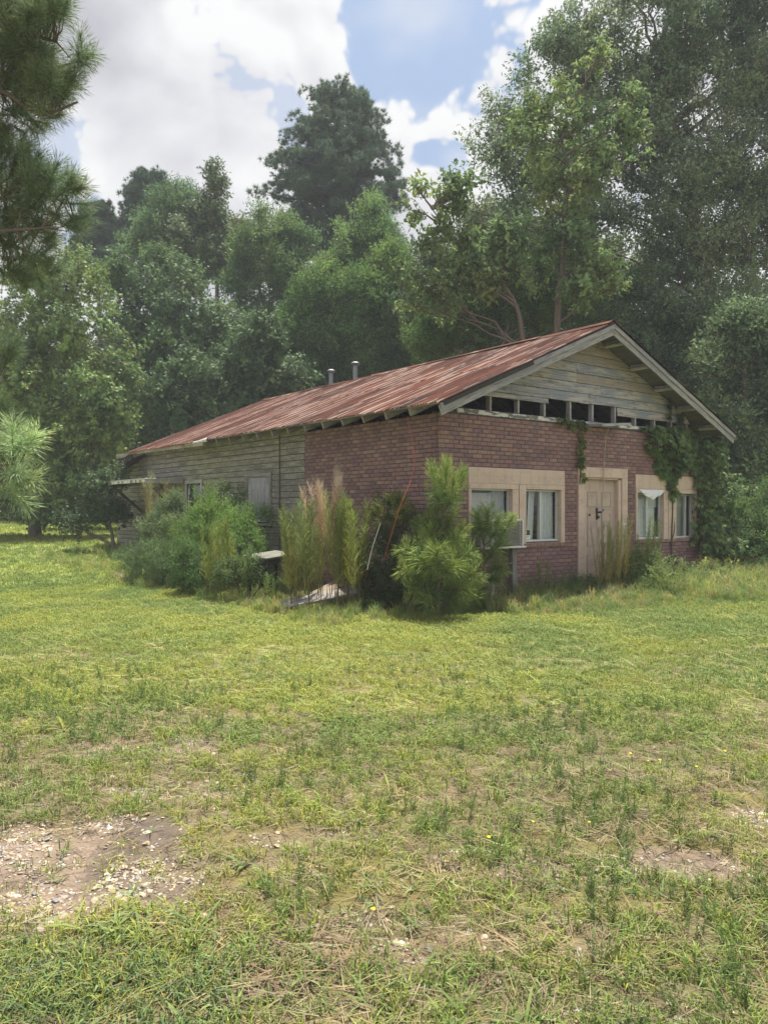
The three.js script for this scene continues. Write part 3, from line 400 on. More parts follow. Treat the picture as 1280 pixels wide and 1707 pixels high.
{
  const sets = [[0.60, 2.93, 0.945, [[0.60, 0.66, 0.95, 1.88], [1.60, 1.745, 0.95, 1.88], [1.765, 1.93, 0.95, 1.965], [2.83, 2.93, 0.95, 1.89]], [[0.60, 1.745, 1.882, 1.965], [1.932, 2.93, 1.888, 1.965]], 1.967],
    [5.03, 7.14, 0.93, [[5.03, 5.09, 0.935, 1.868], [5.96, 6.11, 0.935, 1.868], [6.13, 6.40, 0.935, 1.868], [7.08, 7.14, 0.935, 1.858]], [[5.03, 6.115, 1.87, 1.945], [6.13, 7.14, 1.87, 1.945]], 1.947]];
  for (const [u0, u1, y0, jambs, heads, pb] of sets) {
    const pn = bx('window_panel', mTrim, house, u0, u1, pb, 2.226, -0.06, 0.012, 0.004);
    const rel = (n, m, a, b, c, d, z0, z1) => { const q = bx(n, m, pn, a, b, c, d, z0, z1, 0.004); q.position.sub(pn.position); };
    for (const [a, b, c, d] of jambs) rel('jamb', mTrim, a, b, c, d, -0.13, 0.018); for (const [a, b, c, d] of heads) rel('head_trim', mTrim, a, b, c, d, -0.12, 0.022);
    rel('back_panel', mTrim, u0, u1, pb, 2.22, -0.14, -0.065); rel('mid_strip', mTan[0], jambs[1][1] + 0.001, jambs[2][0] - 0.001, y0, 1.87, -0.13, -0.004);
    let u = u0; const R = rngOf(3 + u0); while (u < u1 - 0.05) { const e = Math.min(u1, u + 0.2); const q = part('sill_brick', cbox(e - u - 0.008, 0.06, 0.12, 0.004, R()), mBricks[[8, 2, 5][Math.floor(R() * 3)]], pn); q.position.set((u + e) / 2 - pn.position.x, y0 - 0.033 + 0.035 - pn.position.y, -0.035 - pn.position.z); q.rotation.x = 0.12; u = e; }
  }
  // wall behind the glass is open: a dark room lies there
}
// front door, six panels in a tan surround
{
  const d = part('front_door', cbox(0.945, 2.06, 0.044, 0.003), mDoor, house, 'tan six panel front door'); d.position.set(4.025, 1.065, -0.11);
  const pan = (a, b, c, e) => { const m = part('door_panel', cbox(b - a, e - c, 0.022, 0.010), mDoor, d); m.position.set((a + b) / 2, (c + e) / 2, 0.018); const g = 0.014; for (const [x0, x1, y0, y1] of [[a - g, a - 0.002, c - g, e + g], [b + 0.002, b + g, c - g, e + g], [a, b, e + 0.002, e + g], [a, b, c - g, c - 0.002]]) { const q = part('moulding', cbox(x1 - x0, y1 - y0, 0.012, 0.004), mDoor, m); q.position.set((x0 + x1) / 2 - (a + b) / 2, (y0 + y1) / 2 - (c + e) / 2, 0.009); } };
  for (const s of [-1, 1]) { const a = s < 0 ? -0.33 : 0.075, b = a + 0.255; pan(a, b, 0.54, 0.80); pan(a, b, -0.18, 0.40); pan(a, b, -0.83, -0.36); }
  const hp = part('handle', cbox(0.05, 0.22, 0.02, 0.008), mBlack, d); hp.position.set(-0.075, 0.40, 0.03); const hl = part('lever', tube([P(0, 0, 0), P(0, 0, 0.06), P(0.05, 0.0, 0.07), P(0.12, 0.05, 0.06)], [0.016, 0.018, 0.018, 0.012], 8), mBlack, hp); hl.position.y = 0.03; const kb = part('lock', new THREE.CylinderGeometry(0.028, 0.03, 0.05, 14), mBlack, hp); kb.rotation.x = Math.PI / 2; kb.position.set(0, -0.06, 0.02);
  const dbh = part('deadbolt', new THREE.CylinderGeometry(0.02, 0.024, 0.03, 12), std({ color: lin(0.09, 0.05, 0.035) }), d); dbh.rotation.x = Math.PI / 2; dbh.position.set(-0.29, 0.38, 0.03);
  const rel = (n, m, a, b, c, e, z0, z1) => { const q = bx(n, m, d, a, b, c, e, z0, z1, 0.005); q.position.sub(d.position); };
  rel('door_surround', mTrim, 3.30, 3.47, -0.05, 2.13, -0.08, 0.02); rel('door_surround', mTrim, 4.59, 4.76, -0.05, 2.13, -0.08, 0.02); rel('door_surround', mTrim, 3.30, 4.76, 2.132, 2.315, -0.08, 0.02);
  rel('door_stop', mTrim, 3.472, 3.55, -0.05, 2.10, -0.13, -0.005); rel('door_stop', mTrim, 4.50, 4.588, -0.05, 2.10, -0.13, -0.005); rel('door_stop', mTrim, 3.552, 4.498, 2.098, 2.13, -0.13, -0.005);
  rel('threshold', mGrey[0], 3.3, 4.76, -0.12, 0.03, -0.18, 0.08);
  rel('strike_plate', mAlu, 4.60, 4.74, 1.245, 1.285, 0.021, 0.026);
}
// ---------------------------------------------------------------- loose things on and around the house
const onHouse = (o) => { o.position.copy(toWorld(o.position.x, -o.position.z, o.position.y)); o.rotation.y += YAW; return o; };
{ // air conditioner in the left front window, with its white frame and post
  const ac = thing('air_conditioner', 'grey window air conditioner in white frame in the leftmost front window', 'air conditioner', P(1.16, 0.945, 0.06)); onHouse(ac);
  const q = (n, m, w, h, d, x, y, z, b = 0.006) => { const k = part(n, cbox(w, h, d, b), m, ac); k.position.set(x, y, z); return k; };
  const mGrille = std({ color: lin(0.20, 0.20, 0.19), map: tMortar, roughness: 0.7 });
  q('housing', std({ color: lin(0.34, 0.33, 0.31), map: tMortar }), 0.80, 0.38, 0.42, 0, 0.215, -0.08);
  q('frame', mWhite, 0.92, 0.03, 0.05, 0, 0.43, 0.15); q('frame', mWhite, 0.03, 0.43, 0.05, -0.46, 0.215, 0.15); q('frame', mWhite, 0.035, 0.43, 0.05, 0.46, 0.215, 0.15); q('drip_tray', mWhite, 0.98, 0.03, 0.36, 0.02, -0.012, 0.02); q('frame', mWhite, 0.025, 0.40, 0.03, -0.24, 0.215, 0.16);
  for (let i = 0; i < 11; i++) q('slat', mGrille, 0.64, 0.011, 0.02, 0.115, 0.055 + i * 0.033, 0.145, 0.002).rotation.x = 0.5;
  for (let i = 0; i < 7; i++) q('slat', mGrille, 0.17, 0.011, 0.02, -0.35, 0.055 + i * 0.05, 0.145, 0.002);
  const g = onGroundAt(845, 12.62); const pt = toWorld(1.50, -0.12, 0); const post = single('wooden_post', 'weathered grey post standing under the right end of the air conditioner', 'post', cbox(0.11, 0.94, 0.09, 0.006, 0.3), std({ map: wu(tGrey, 0.3, 0.8), color: lin(0.62, 0.6, 0.58) }), P(pt.x, 0.45, pt.z)); post.rotation.y = YAW; post.rotation.z = 0.02;
  const s2 = toWorld(0.95, -0.18, 0.26); const st = single('wooden_stake', 'short pale stake between the pine saplings and the brick wall', 'stake', cbox(0.06, 0.72, 0.045, 0.005, 0.8), mGrey[0], s2); st.rotation.set(0.03, YAW, -0.04);
}
{ // small sign leaning inside the second window
  const c = document.createElement('canvas'); c.width = 256; c.height = 192; const x = c.getContext('2d'); x.fillStyle = '#e8e6e0'; x.fillRect(0, 0, 256, 192); x.fillStyle = '#1d1d1c'; x.fillRect(8, 10, 240, 104); x.fillStyle = '#f2f0ea'; x.font = 'bold 74px sans-serif'; x.textAlign = 'center'; x.fillText('NO', 96, 88); x.fillStyle = '#1d1d1c'; x.font = 'bold 29px sans-serif'; x.fillText('TRESPASSING', 128, 158);
  const t = new THREE.CanvasTexture(c); t.colorSpace = THREE.SRGBColorSpace; t.needsUpdate = true;
  const s = thing('no_trespassing_sign', 'small black and white no trespassing sign in the lower corner of the curtained window', 'sign', P(2.07, 1.12, -0.125)); onHouse(s); s.rotation.z = -0.02;
  part('board', cbox(0.23, 0.17, 0.004, 0.001), mWhite, s); const f = part('print', new THREE.PlaneGeometry(0.226, 0.166), new THREE.MeshStandardMaterial({ map: t, roughness: 0.7 }), s); f.position.z = 0.004;
}
// curtains, blinds and the rooms behind the panes
function curtain(name, label, u0, u1, y0, y1, z, folds, tone, lean = 0, group) {
  const n = folds * 10, pos = [], uv = [], idx = [], R = rngOf(u0 * 1000); const ph = rr(R, 0, 6);
  for (let j = 0; j <= 6; j++) for (let i = 0; i <= n; i++) { const t = i / n, v = j / 6; const w = 1 - 0.12 * (1 - v) * lean; pos.push(u0 + (u1 - u0) * t * w + lean * (1 - v) * 0.12, lerp(y0, y1, v), z + 0.022 * Math.sin(t * folds * 6.283 + ph + 0.5 * v) + 0.008 * Math.sin(t * folds * 14 + 2 * v)); uv.push(t * 2, v * 2); }
  for (let j = 0; j < 6; j++) for (let i = 0; i < n; i++) { const a = j * (n + 1) + i, b = a + n + 1; idx.push(a, a + 1, b, b, a + 1, b + 1); }
  const g = new THREE.BufferGeometry(); g.setAttribute('position', new THREE.Float32BufferAttribute(pos, 3)); g.setAttribute('uv', new THREE.Float32BufferAttribute(uv, 2)); g.setIndex(idx); g.computeVertexNormals(); g.translate(-u0, -y0, -z);
  const m = single(name, label, 'curtain', g, std({ color: lin(...tone), map: tCloth, roughness: 1 }), P(u0, y0, z), group); onHouse(m); return m;
}
curtain('curtain', 'grey pleated curtain behind the air conditioner window, at its right side', 1.28, 1.60, 1.0, 1.87, -0.20, 5, [0.50, 0.53, 0.52]);
curtain('curtain', 'narrow pale curtain strip at the left edge of the curtained window', 1.94, 2.11, 1.0, 1.87, -0.20, 3, [0.52, 0.55, 0.53]);
curtain('curtain', 'leaning white curtain just left of the sash bar in the curtained window', 2.24, 2.40, 1.0, 1.87, -0.22, 3, [0.72, 0.74, 0.76], -0.5);
curtain('curtain', 'wide white curtain right of the sash bar in the curtained window', 2.43, 2.83, 1.0, 1.87, -0.20, 6, [0.66, 0.69, 0.69]);
curtain('curtain', 'white curtain hanging in the window under the torn plastic, left half', 5.10, 5.49, 0.96, 1.62, -0.20, 5, [0.66, 0.71, 0.74]);
curtain('curtain', 'pale curtain hanging in the window under the torn plastic, right half', 5.56, 5.95, 0.96, 1.62, -0.21, 5, [0.62, 0.67, 0.69]);
{ // a pale board or paper behind the upper glass of the first window
  const b = single('window_paper', 'cloudy pale sheet behind the glass above the air conditioner', 'paper sheet', cbox(0.60, 0.55, 0.006, 0.002), std({ color: lin(0.50, 0.49, 0.47), map: tPaint }), P(0.97, 1.545, -0.16)); onHouse(b);
  const mBl = std({ color: lin(0.62, 0.66, 0.63), roughness: 0.6 });
  const blind = (label, u0, u1, y0, y1, z) => { const t = thing('window_blind', label, 'window blind', P((u0 + u1) / 2, y1, z)); onHouse(t); const g = cbox(u1 - u0, 0.022, 0.003, 0.001); const h = part('head_rail', cbox(u1 - u0, 0.03, 0.03, 0.003), mBl, t); h.position.y = -0.012; for (let y = 0.04; y < y1 - y0; y += 0.021) { const m = part('slat', g, mBl, t); m.position.y = -y; m.rotation.x = 0.75; } };
  blind('half lowered white slatted blind at the top of the window under torn plastic', 5.10, 5.95, 1.60, 1.85, -0.15);
  blind('full length white slatted blind in the window beside the vines', 6.42, 7.06, 0.98, 1.84, -0.17);
}
{ // white plastic sagging over the third window
  const n = 18, pos = [], idx = []; for (let j = 0; j <= 6; j++) for (let i = 0; i <= n; i++) { const t = i / n, v = j / 6, s = 0.36 * Math.max(0, 1 - Math.abs(2 * t - 1)) + 0.03; pos.push(lerp(5.12, 5.95, t), 1.935 - v * s * 0.55 - 0.02 * Math.sin(t * 9) * v, 0.03 + 0.05 * Math.sin(v * 3.1) * s + 0.012 * Math.sin(t * 25 + v * 6) * v + 0.06 * v * s); }
  for (let j = 0; j < 6; j++) for (let i = 0; i < n; i++) { const a = j * (n + 1) + i, b = a + n + 1; idx.push(a, b, a + 1, b, b + 1, a + 1); }
  const g = new THREE.BufferGeometry(); g.setAttribute('position', new THREE.Float32BufferAttribute(pos, 3)); g.setIndex(idx); g.computeVertexNormals(); g.translate(-5.5, -1.9, 0);
  const m = single('torn_plastic', 'torn white plastic sheet sagging over the top of a front window', 'plastic sheet', g, std({ color: lin(0.75, 0.75, 0.76), roughness: 0.5, side: THREE.DoubleSide }), P(5.5, 1.9, 0)); onHouse(m);
}
{ // shelf board over the door and the cable hanging from it
  const s = single('loose_board', 'loose weathered board lying across the ledge above the front door', 'board', cbox(0.86, 0.045, 0.34, 0.005, 0.7), mGrey[0], P(4.02, 3.105, 0.14)); onHouse(s); s.rotation.z = 0.03; s.rotation.x = 0.10;
  const cp = [P(4.05, 3.08, 0.12), P(4.04, 2.9, 0.06), P(4.0, 2.4, 0.045), P(3.985, 2.2, 0.05), P(3.985, 1.6, 0.02), P(4.0, 1.2, 0.0), P(4.03, 0.95, 0.0)].map((p) => toWorld(p.x, -p.z, p.y));
  const cable = tube(new THREE.CatmullRomCurve3(cp).getPoints(40), 0.008, 6); cable.translate(-cp[0].x, -cp[0].y, -cp[0].z); single('hanging_cable', 'pale cable hanging from the loose board down the front door', 'cable', cable, std({ color: lin(0.40, 0.34, 0.28) }), cp[0]);
  const a = toWorld(-0.38, 0.32, 3.0), b = at(690, 778, 11.6), c = at(665, 850, 11.4), d = at(648, 905, 11.5), e = at(640, 935, 11.7); const pts = new THREE.CatmullRomCurve3([a, b, c, d, e]).getPoints(40);
  const rg = tube(pts, 0.0055, 6); rg.translate(-a.x, -a.y, -a.z); single('red_cord', 'orange red cord hanging from the eave beside the brick corner into the shrub', 'cord', rg, std({ color: lin(0.42, 0.09, 0.05), roughness: 0.7 }), a);
  const w = [at(634, 872, 11.7), at(620, 915, 11.6), at(612, 950, 11.5)]; const wg = tube(w, 0.005, 5); wg.translate(-w[0].x, -w[0].y, -w[0].z); single('thin_wire', 'thin pale wire slanting beside the dark shrub', 'wire', wg, std({ color: lin(0.5, 0.48, 0.44) }), w[0]);
}
{ // boards and rubbish in the weeds along the side wall
  const plank = (label, a, b, w, t, mat, roll = 0) => { const d = b.clone().sub(a), len = d.length(), mid = a.clone().add(b).multiplyScalar(0.5); const m = single('loose_plank', label, 'plank', cbox(len, t, w, 0.004, mid.x, mid.z), mat, mid); m.rotation.order = 'YZX'; m.rotation.set(roll, Math.atan2(-d.z, d.x), Math.asin(d.y / len)); return m; };
  const pale = std({ map: wu(tGrey, 0.15, 0.55), color: lin(0.85, 0.82, 0.74) }), straw = std({ map: wu(tTanWood, 0.5, 0.1), color: lin(1.0, 0.9, 0.74) });
  plank('long pale plank lying lowest behind the tall weeds', at(470, 1008, 11.9), at(606, 981, 12.3), 0.26, 0.035, pale, 0.35);
  plank('tan plank fanned above the long pale plank', at(535, 986, 12.3), at(606, 963, 12.5), 0.12, 0.025, straw, 0.5);
  plank('tan plank rising steepest in the fanned pile by the shrub', at(520, 992, 12.45), at(603, 948, 12.7), 0.12, 0.022, straw, 0.5);
  plank('grey plank second from the top of the fanned pile', at(545, 984, 12.5), at(604, 955, 12.7), 0.10, 0.022, mGrey[0], 0.5);
  plank('white painted board lying flat in the grass by the dark shrub', at(572, 1021, 11.75), at(630, 1033, 11.2), 0.09, 0.03, std({ color: lin(0.7, 0.69, 0.66), map: rep(tPaint, 1, 1) }), 0.2);
  plank('dark brown rotten board lying along the left edge of the weeds', at(188, 956, 17.3), at(262, 985, 14.9), 0.16, 0.09, std({ map: wu(tTanWood, 0.3, 0.4), color: lin(0.42, 0.33, 0.29) }), 0.1);
  plank('dark brown rotten board nearest the camera at the weed edge', at(255, 984, 14.9), at(335, 1003, 13.4), 0.14, 0.08, std({ map: wu(tTanWood, 0.6, 0.2), color: lin(0.40, 0.30, 0.26) }), 0.1);
  const tb = thing('scrap_table', 'low weathered table with a sloping plank top in the weeds', 'table', onGroundAt(452, 13.3)); tb.rotation.y = YAW + 0.2;
  const top = part('tabletop', cbox(0.72, 0.035, 0.6, 0.004, 0.2, 0.6), std({ map: wu(tGrey, 0.1, 0.7), color: lin(0.42, 0.45, 0.36) }), tb); top.position.set(0, 0.74, 0); top.rotation.set(0.04, 0, 0.08); const mB = std({ color: lin(0.035, 0.035, 0.038), roughness: 0.6 });
  for (const [x, z] of [[-0.29, -0.22], [0.29, -0.22], [-0.29, 0.22], [0.29, 0.22]]) { const m = part('leg', cbox(0.06, 0.70, 0.06, 0.004), mB, tb); m.position.set(x, 0.35, z); }
  for (const z of [-0.25, 0.25]) { const m = part('apron', cbox(0.62, 0.10, 0.03, 0.003), mB, tb); m.position.set(0, 0.66, z); m.rotation.z = 0.08; } for (const x of [-0.32, 0.32]) { const m = part('apron', cbox(0.03, 0.10, 0.46, 0.003), mB, tb); m.position.set(x, 0.66 + x * 0.08, 0); }
  const fl = onGround(137, 883); const wst = new THREE.IcosahedronGeometry(0.16, 1); { const p = wst.attributes.position, R = rngOf(4); const h = new Map(); for (let i = 0; i < p.count; i++) { const k = [p.getX(i), p.getY(i), p.getZ(i)].map((q) => q.toFixed(3)).join(); if (!h.has(k)) h.set(k, rr(R, 0.7, 1.1)); const s = h.get(k); p.setXYZ(i, p.getX(i) * s * 1.4, p.getY(i) * s * 0.5, p.getZ(i) * s); } wst.computeVertexNormals(); }
  single('pale_stone', 'pale stone lying alone on the far lawn left of the house', 'stone', wst, std({ color: lin(0.6, 0.58, 0.56), map: tMortar }), fl.setY(fl.y + 0.04));
  const R = rngOf(8); const bA = at(1112, 992, 13.9), bB = at(1182, 1008, 13.3); const bg = mergeGeometries([tube(bent(bA, bB, 6, 0.03, R), taper(6, 0.012, 0.005), 5), tube(bent(bA.clone().lerp(bB, 0.5), at(1165, 996, 13.3), 3, 0.03, R), taper(3, 0.006, 0.003), 5)]); bg.translate(-bA.x, -bA.y, -bA.z); single('fallen_branch', 'thin bare branch lying over the tall grass right of the door', 'branch', bg, std({ color: lin(0.36, 0.31, 0.25) }), bA);
}
// ---------------------------------------------------------------- foliage kit
const leafMat = (o = {}) => new THREE.MeshPhysicalMaterial({ vertexColors: true, roughness: 0.95, transmission: 0.42, thickness: 0, specularIntensity: 0.35, side: THREE.DoubleSide, ...o });
const mLeaf = leafMat(), mGloss = leafMat({ clearcoat: 0.3, clearcoatRoughness: 0.42, transmission: 0.36 }), mNeedle = leafMat({ transmission: 0.22 }), mGrass = leafMat({ transmission: 0.42 }), mDry = leafMat({ transmission: 0.25 });
const mBark = std({ map: tBark, color: lin(0.19, 0.15, 0.12) }), mBarkGrey = std({ map: tBark, color: lin(0.24, 0.21, 0.185) }), mTwig = std({ color: lin(0.085, 0.06, 0.045) }), mStem = std({ color: lin(0.16, 0.13, 0.06) });
const tone = (R, base, dv = 0.18, dh = 0.12) => { const k = 1 + rr(R, -dv, dv), h = rr(R, -dh, dh); return [base[0] * k * (1 + h), base[1] * k * (1 + h * 0.35), base[2] * k * (1 - h * 0.5)]; };
const frameOf = (dir, roll) => { const y = dir.clone().normalize(), a = Math.abs(y.y) > 0.95 ? P(1, 0, 0) : P(0, 1, 0); const x = a.cross(y).normalize(); const z = x.clone().cross(y); const c = Math.cos(roll), s = Math.sin(roll); const X = x.clone().multiplyScalar(c).addScaledVector(z, s), Z = z.multiplyScalar(c).addScaledVector(x, -s); return { X, Y: y, Z }; };
// folded leaf: two triangles a side of the midrib, tip drooping
function leaf(T, o, dir, nrm, len, w) { const d = dir.clone().normalize(), s = nrm.clone().cross(d).normalize(), n = d.clone().cross(s); const q = (a, b, c) => o.clone().addScaledVector(d, a * len).addScaledVector(s, b * w).addScaledVector(n, c * len); const base = q(0, 0, 0), tip = q(1, 0, -0.16), l = q(0.42, -0.5, 0.05), r = q(0.42, 0.5, 0.05); T.tri(base, l, tip); T.tri(base, tip, r); }
function starLeaf(T, o, dir, nrm, len) { const d = dir.clone().normalize(), s = nrm.clone().cross(d).normalize(), n = d.clone().cross(s); const c = o.clone().addScaledVector(d, len * 0.3); for (const [a, l] of [[0, 1], [0.9, 0.82], [-0.9, 0.82], [1.85, 0.55], [-1.85, 0.55]]) { const u = d.clone().multiplyScalar(Math.cos(a)).addScaledVector(s, Math.sin(a)), v = s.clone().multiplyScalar(Math.cos(a)).addScaledVector(d, -Math.sin(a)); const t = c.clone().addScaledVector(u, len * 0.7 * l).addScaledVector(n, -0.14 * len * l); T.tri(c.clone().addScaledVector(v, -0.16 * len), t, c.clone().addScaledVector(v, 0.16 * len)); } }
const rndDir = (R) => { const z = rr(R, -1, 1), a = rr(R, 0, 6.2832), r = Math.sqrt(1 - z * z); return P(r * Math.cos(a), z, r * Math.sin(a)); };
// a leafy spray growing along +y from the origin
function spray(seed, { n = 22, size = 0.5, leafLen = 0.1, leafW = 0.05, star = false, droop = 0.3, twig = 0.004, twigs = 4, dv = 0.22, dh = 0.16 }) {
  const T = new Tris(), R = rngOf(seed);
  for (let t = 0; t < twigs; t++) {
    const end = rndDir(R).multiplyScalar(0.55).add(P(0, 0.75, 0)).normalize().multiplyScalar(size * rr(R, 0.6, 1.05)); const mid = end.clone().multiplyScalar(0.5).add(P(0, size * 0.08, 0));
    T.col = [0.55, 0.42, 0.32]; if (twig > 0) { const s = P(twig, 0, twig * 0.6); T.tri(P(0, 0, 0).sub(s), P(0, 0, 0).add(s), mid); T.tri(mid.clone().sub(s), mid.clone().add(s), end); }
    const m = Math.round(n / twigs);
    for (let i = 0; i < m; i++) { const f = (i + 0.4) / m; const o = f < 0.5 ? mid.clone().multiplyScalar(f * 2) : mid.clone().lerp(end, f * 2 - 1); const side = rndDir(R); const dir = side.multiplyScalar(0.9).addScaledVector(end.clone().normalize(), 0.55).add(P(0, -droop, 0)); const nrm = P(0, 1, 0).addScaledVector(rndDir(R), 0.75).normalize(); T.col = tone(R, [1, 1, 1], dv, dh); const l = leafLen * rr(R, 0.7, 1.2); if (star) starLeaf(T, o, dir, nrm, l); else leaf(T, o, dir, nrm, l, leafW * rr(R, 0.8, 1.2)); }
  }
  return T.geo();
}
// pine: a brush of needles round a shoot along +y
function brush(seed, { n = 90, len = 0.2, shoot = 0.14, w = 0.0035, spread = 1.0, candle = 0 }) {
  const T = new Tris(), R = rngOf(seed); T.col = [0.75, 0.5, 0.35]; T.tri(P(-0.006, -0.02, 0), P(0.006, -0.02, 0), P(0, shoot + candle, 0)); T.tri(P(0, -0.02, -0.006), P(0, -0.02, 0.006), P(0, shoot + candle, 0));
  for (let i = 0; i < n; i++) { const f = Math.pow(i / n, 0.8), a = i * 2.39996 + rr(R, -0.4, 0.4), up = lerp(-0.15, 1.5, f) + rr(R, -0.25, 0.25); const dir = P(Math.cos(a) * spread, up, Math.sin(a) * spread).normalize(); const o = P(0, shoot * f, 0); const l = len * rr(R, 0.75, 1.1); const e = o.clone().addScaledVector(dir, l).add(P(0, -0.10 * l, 0)), m = o.clone().addScaledVector(dir, l * 0.55); const s = dir.clone().cross(rndDir(R)).normalize().multiplyScalar(w); T.col = tone(R, [1, 1, 1], 0.25, 0.14); T.tri(o.clone().sub(s), o.clone().add(s), m.clone().add(s)); T.tri(m.clone().sub(s), m.clone().add(s), e); }
  return T.geo();
}
// ---------------------------------------------------------------- lawn
const blade = (T, o, az, h, lean, w, R) => { const d = P(Math.cos(az), 0, Math.sin(az)), s = P(-Math.sin(az), 0, Math.cos(az)).multiplyScalar(w); const m = o.clone().addScaledVector(d, h * lean * 0.35).add(P(0, h * 0.62, 0)), e = o.clone().addScaledVector(d, h * lean).add(P(0, h * (1 - lean * 0.32), 0)); T.tri(o.clone().sub(s), o.clone().add(s), m.clone().add(s)); T.tri(o.clone().sub(s), m.clone().add(s), m.clone().sub(s)); T.tri(m.clone().sub(s), m.clone().add(s), e); };
function tuft(seed, n, rad, h, w, lean0, lean1, dv = 0.2, dh = 0.2) { const T = new Tris(), R = rngOf(seed); for (let i = 0; i < n; i++) { const a = R() * 6.283, r = Math.sqrt(R()) * rad; T.col = tone(R, [1, 1, 1], dv, dh); blade(T, P(Math.cos(a) * r, -0.008, Math.sin(a) * r), R() * 6.283, h * rr(R, 0.5, 1.1), rr(R, lean0, lean1), w * rr(R, 0.7, 1.2), R); } return T.geo(); }
function straw(seed) { const T = new Tris(), R = rngOf(seed); for (let i = 0; i < 16; i++) { const a = R() * 6.283, l = rr(R, 0.05, 0.16), o = P(rr(R, -0.09, 0.09), rr(R, 0.002, 0.02), rr(R, -0.09, 0.09)), e = o.clone().add(P(Math.cos(a) * l, rr(R, -0.004, 0.03), Math.sin(a) * l)); const s = P(-Math.sin(a), 0.5, Math.cos(a)).multiplyScalar(0.0018); T.col = tone(R, [1, 1, 1], 0.3, 0.1); T.tri(o.clone().sub(s), o.clone().add(s), e); } return T.geo(); }
function rosette(seed, n, len, w) { const T = new Tris(), R = rngOf(seed); for (let i = 0; i < n; i++) { const az = i * 2.4 + rr(R, -0.5, 0.5), l = len * rr(R, 0.55, 1.15), el = rr(R, 0.35, 1.1), d = P(Math.cos(az), 0, Math.sin(az)), s = P(-Math.sin(az), 0.25, Math.cos(az)).normalize().multiplyScalar(w * rr(R, 0.7, 1.2)); const p = (t) => P(0, 0, 0).addScaledVector(d, l * t * Math.cos(el * (1 - t * 0.8))).add(P(0, l * (Math.sin(el) * t - 0.55 * t * t * Math.sin(el)), 0)); T.col = tone(R, [1, 1, 1], 0.2, 0.15); let a = p(0), wa = 0.6; for (let k = 1; k <= 4; k++) { const b = p(k / 4), wb = [1, 0.95, 0.6, 0][k - 1]; const al = a.clone().addScaledVector(s, -wa), ar = a.clone().addScaledVector(s, wa), bl = b.clone().addScaledVector(s, -wb), br = b.clone().addScaledVector(s, wb); T.tri(al, ar, br); if (wb > 0) T.tri(al, br, bl); a = b; wa = wb; } } return T.geo(); }
function feather(seed) { const T = new Tris(), R = rngOf(seed); for (let k = 0; k < 5; k++) { const az = R() * 6.283, h = rr(R, 0.06, 0.13), top = P(Math.cos(az) * 0.035, h, Math.sin(az) * 0.035), o = P(rr(R, -0.02, 0.02), 0, rr(R, -0.02, 0.02)); for (let i = 0; i < 26; i++) { const f = 0.12 + 0.88 * i / 26, b = o.clone().lerp(top, f), d = rndDir(R).add(P(0, 0.55, 0)).normalize().multiplyScalar(rr(R, 0.014, 0.038)), s = d.clone().cross(rndDir(R)).normalize().multiplyScalar(0.0012); T.col = tone(R, [1, 1, 1], 0.2, 0.12); T.tri(b.clone().sub(s), b.clone().add(s), b.clone().add(d)); } } return T.geo(); }
const underHouse = (x, z, pad = 0) => { const dx = x - CX, dz = -(z - CZ), u = dx * Math.cos(YAW) + dz * Math.sin(YAW), v = -dx * Math.sin(YAW) + dz * Math.cos(YAW); return u > -pad && u < L + pad && v > -pad && v < VE + pad; };
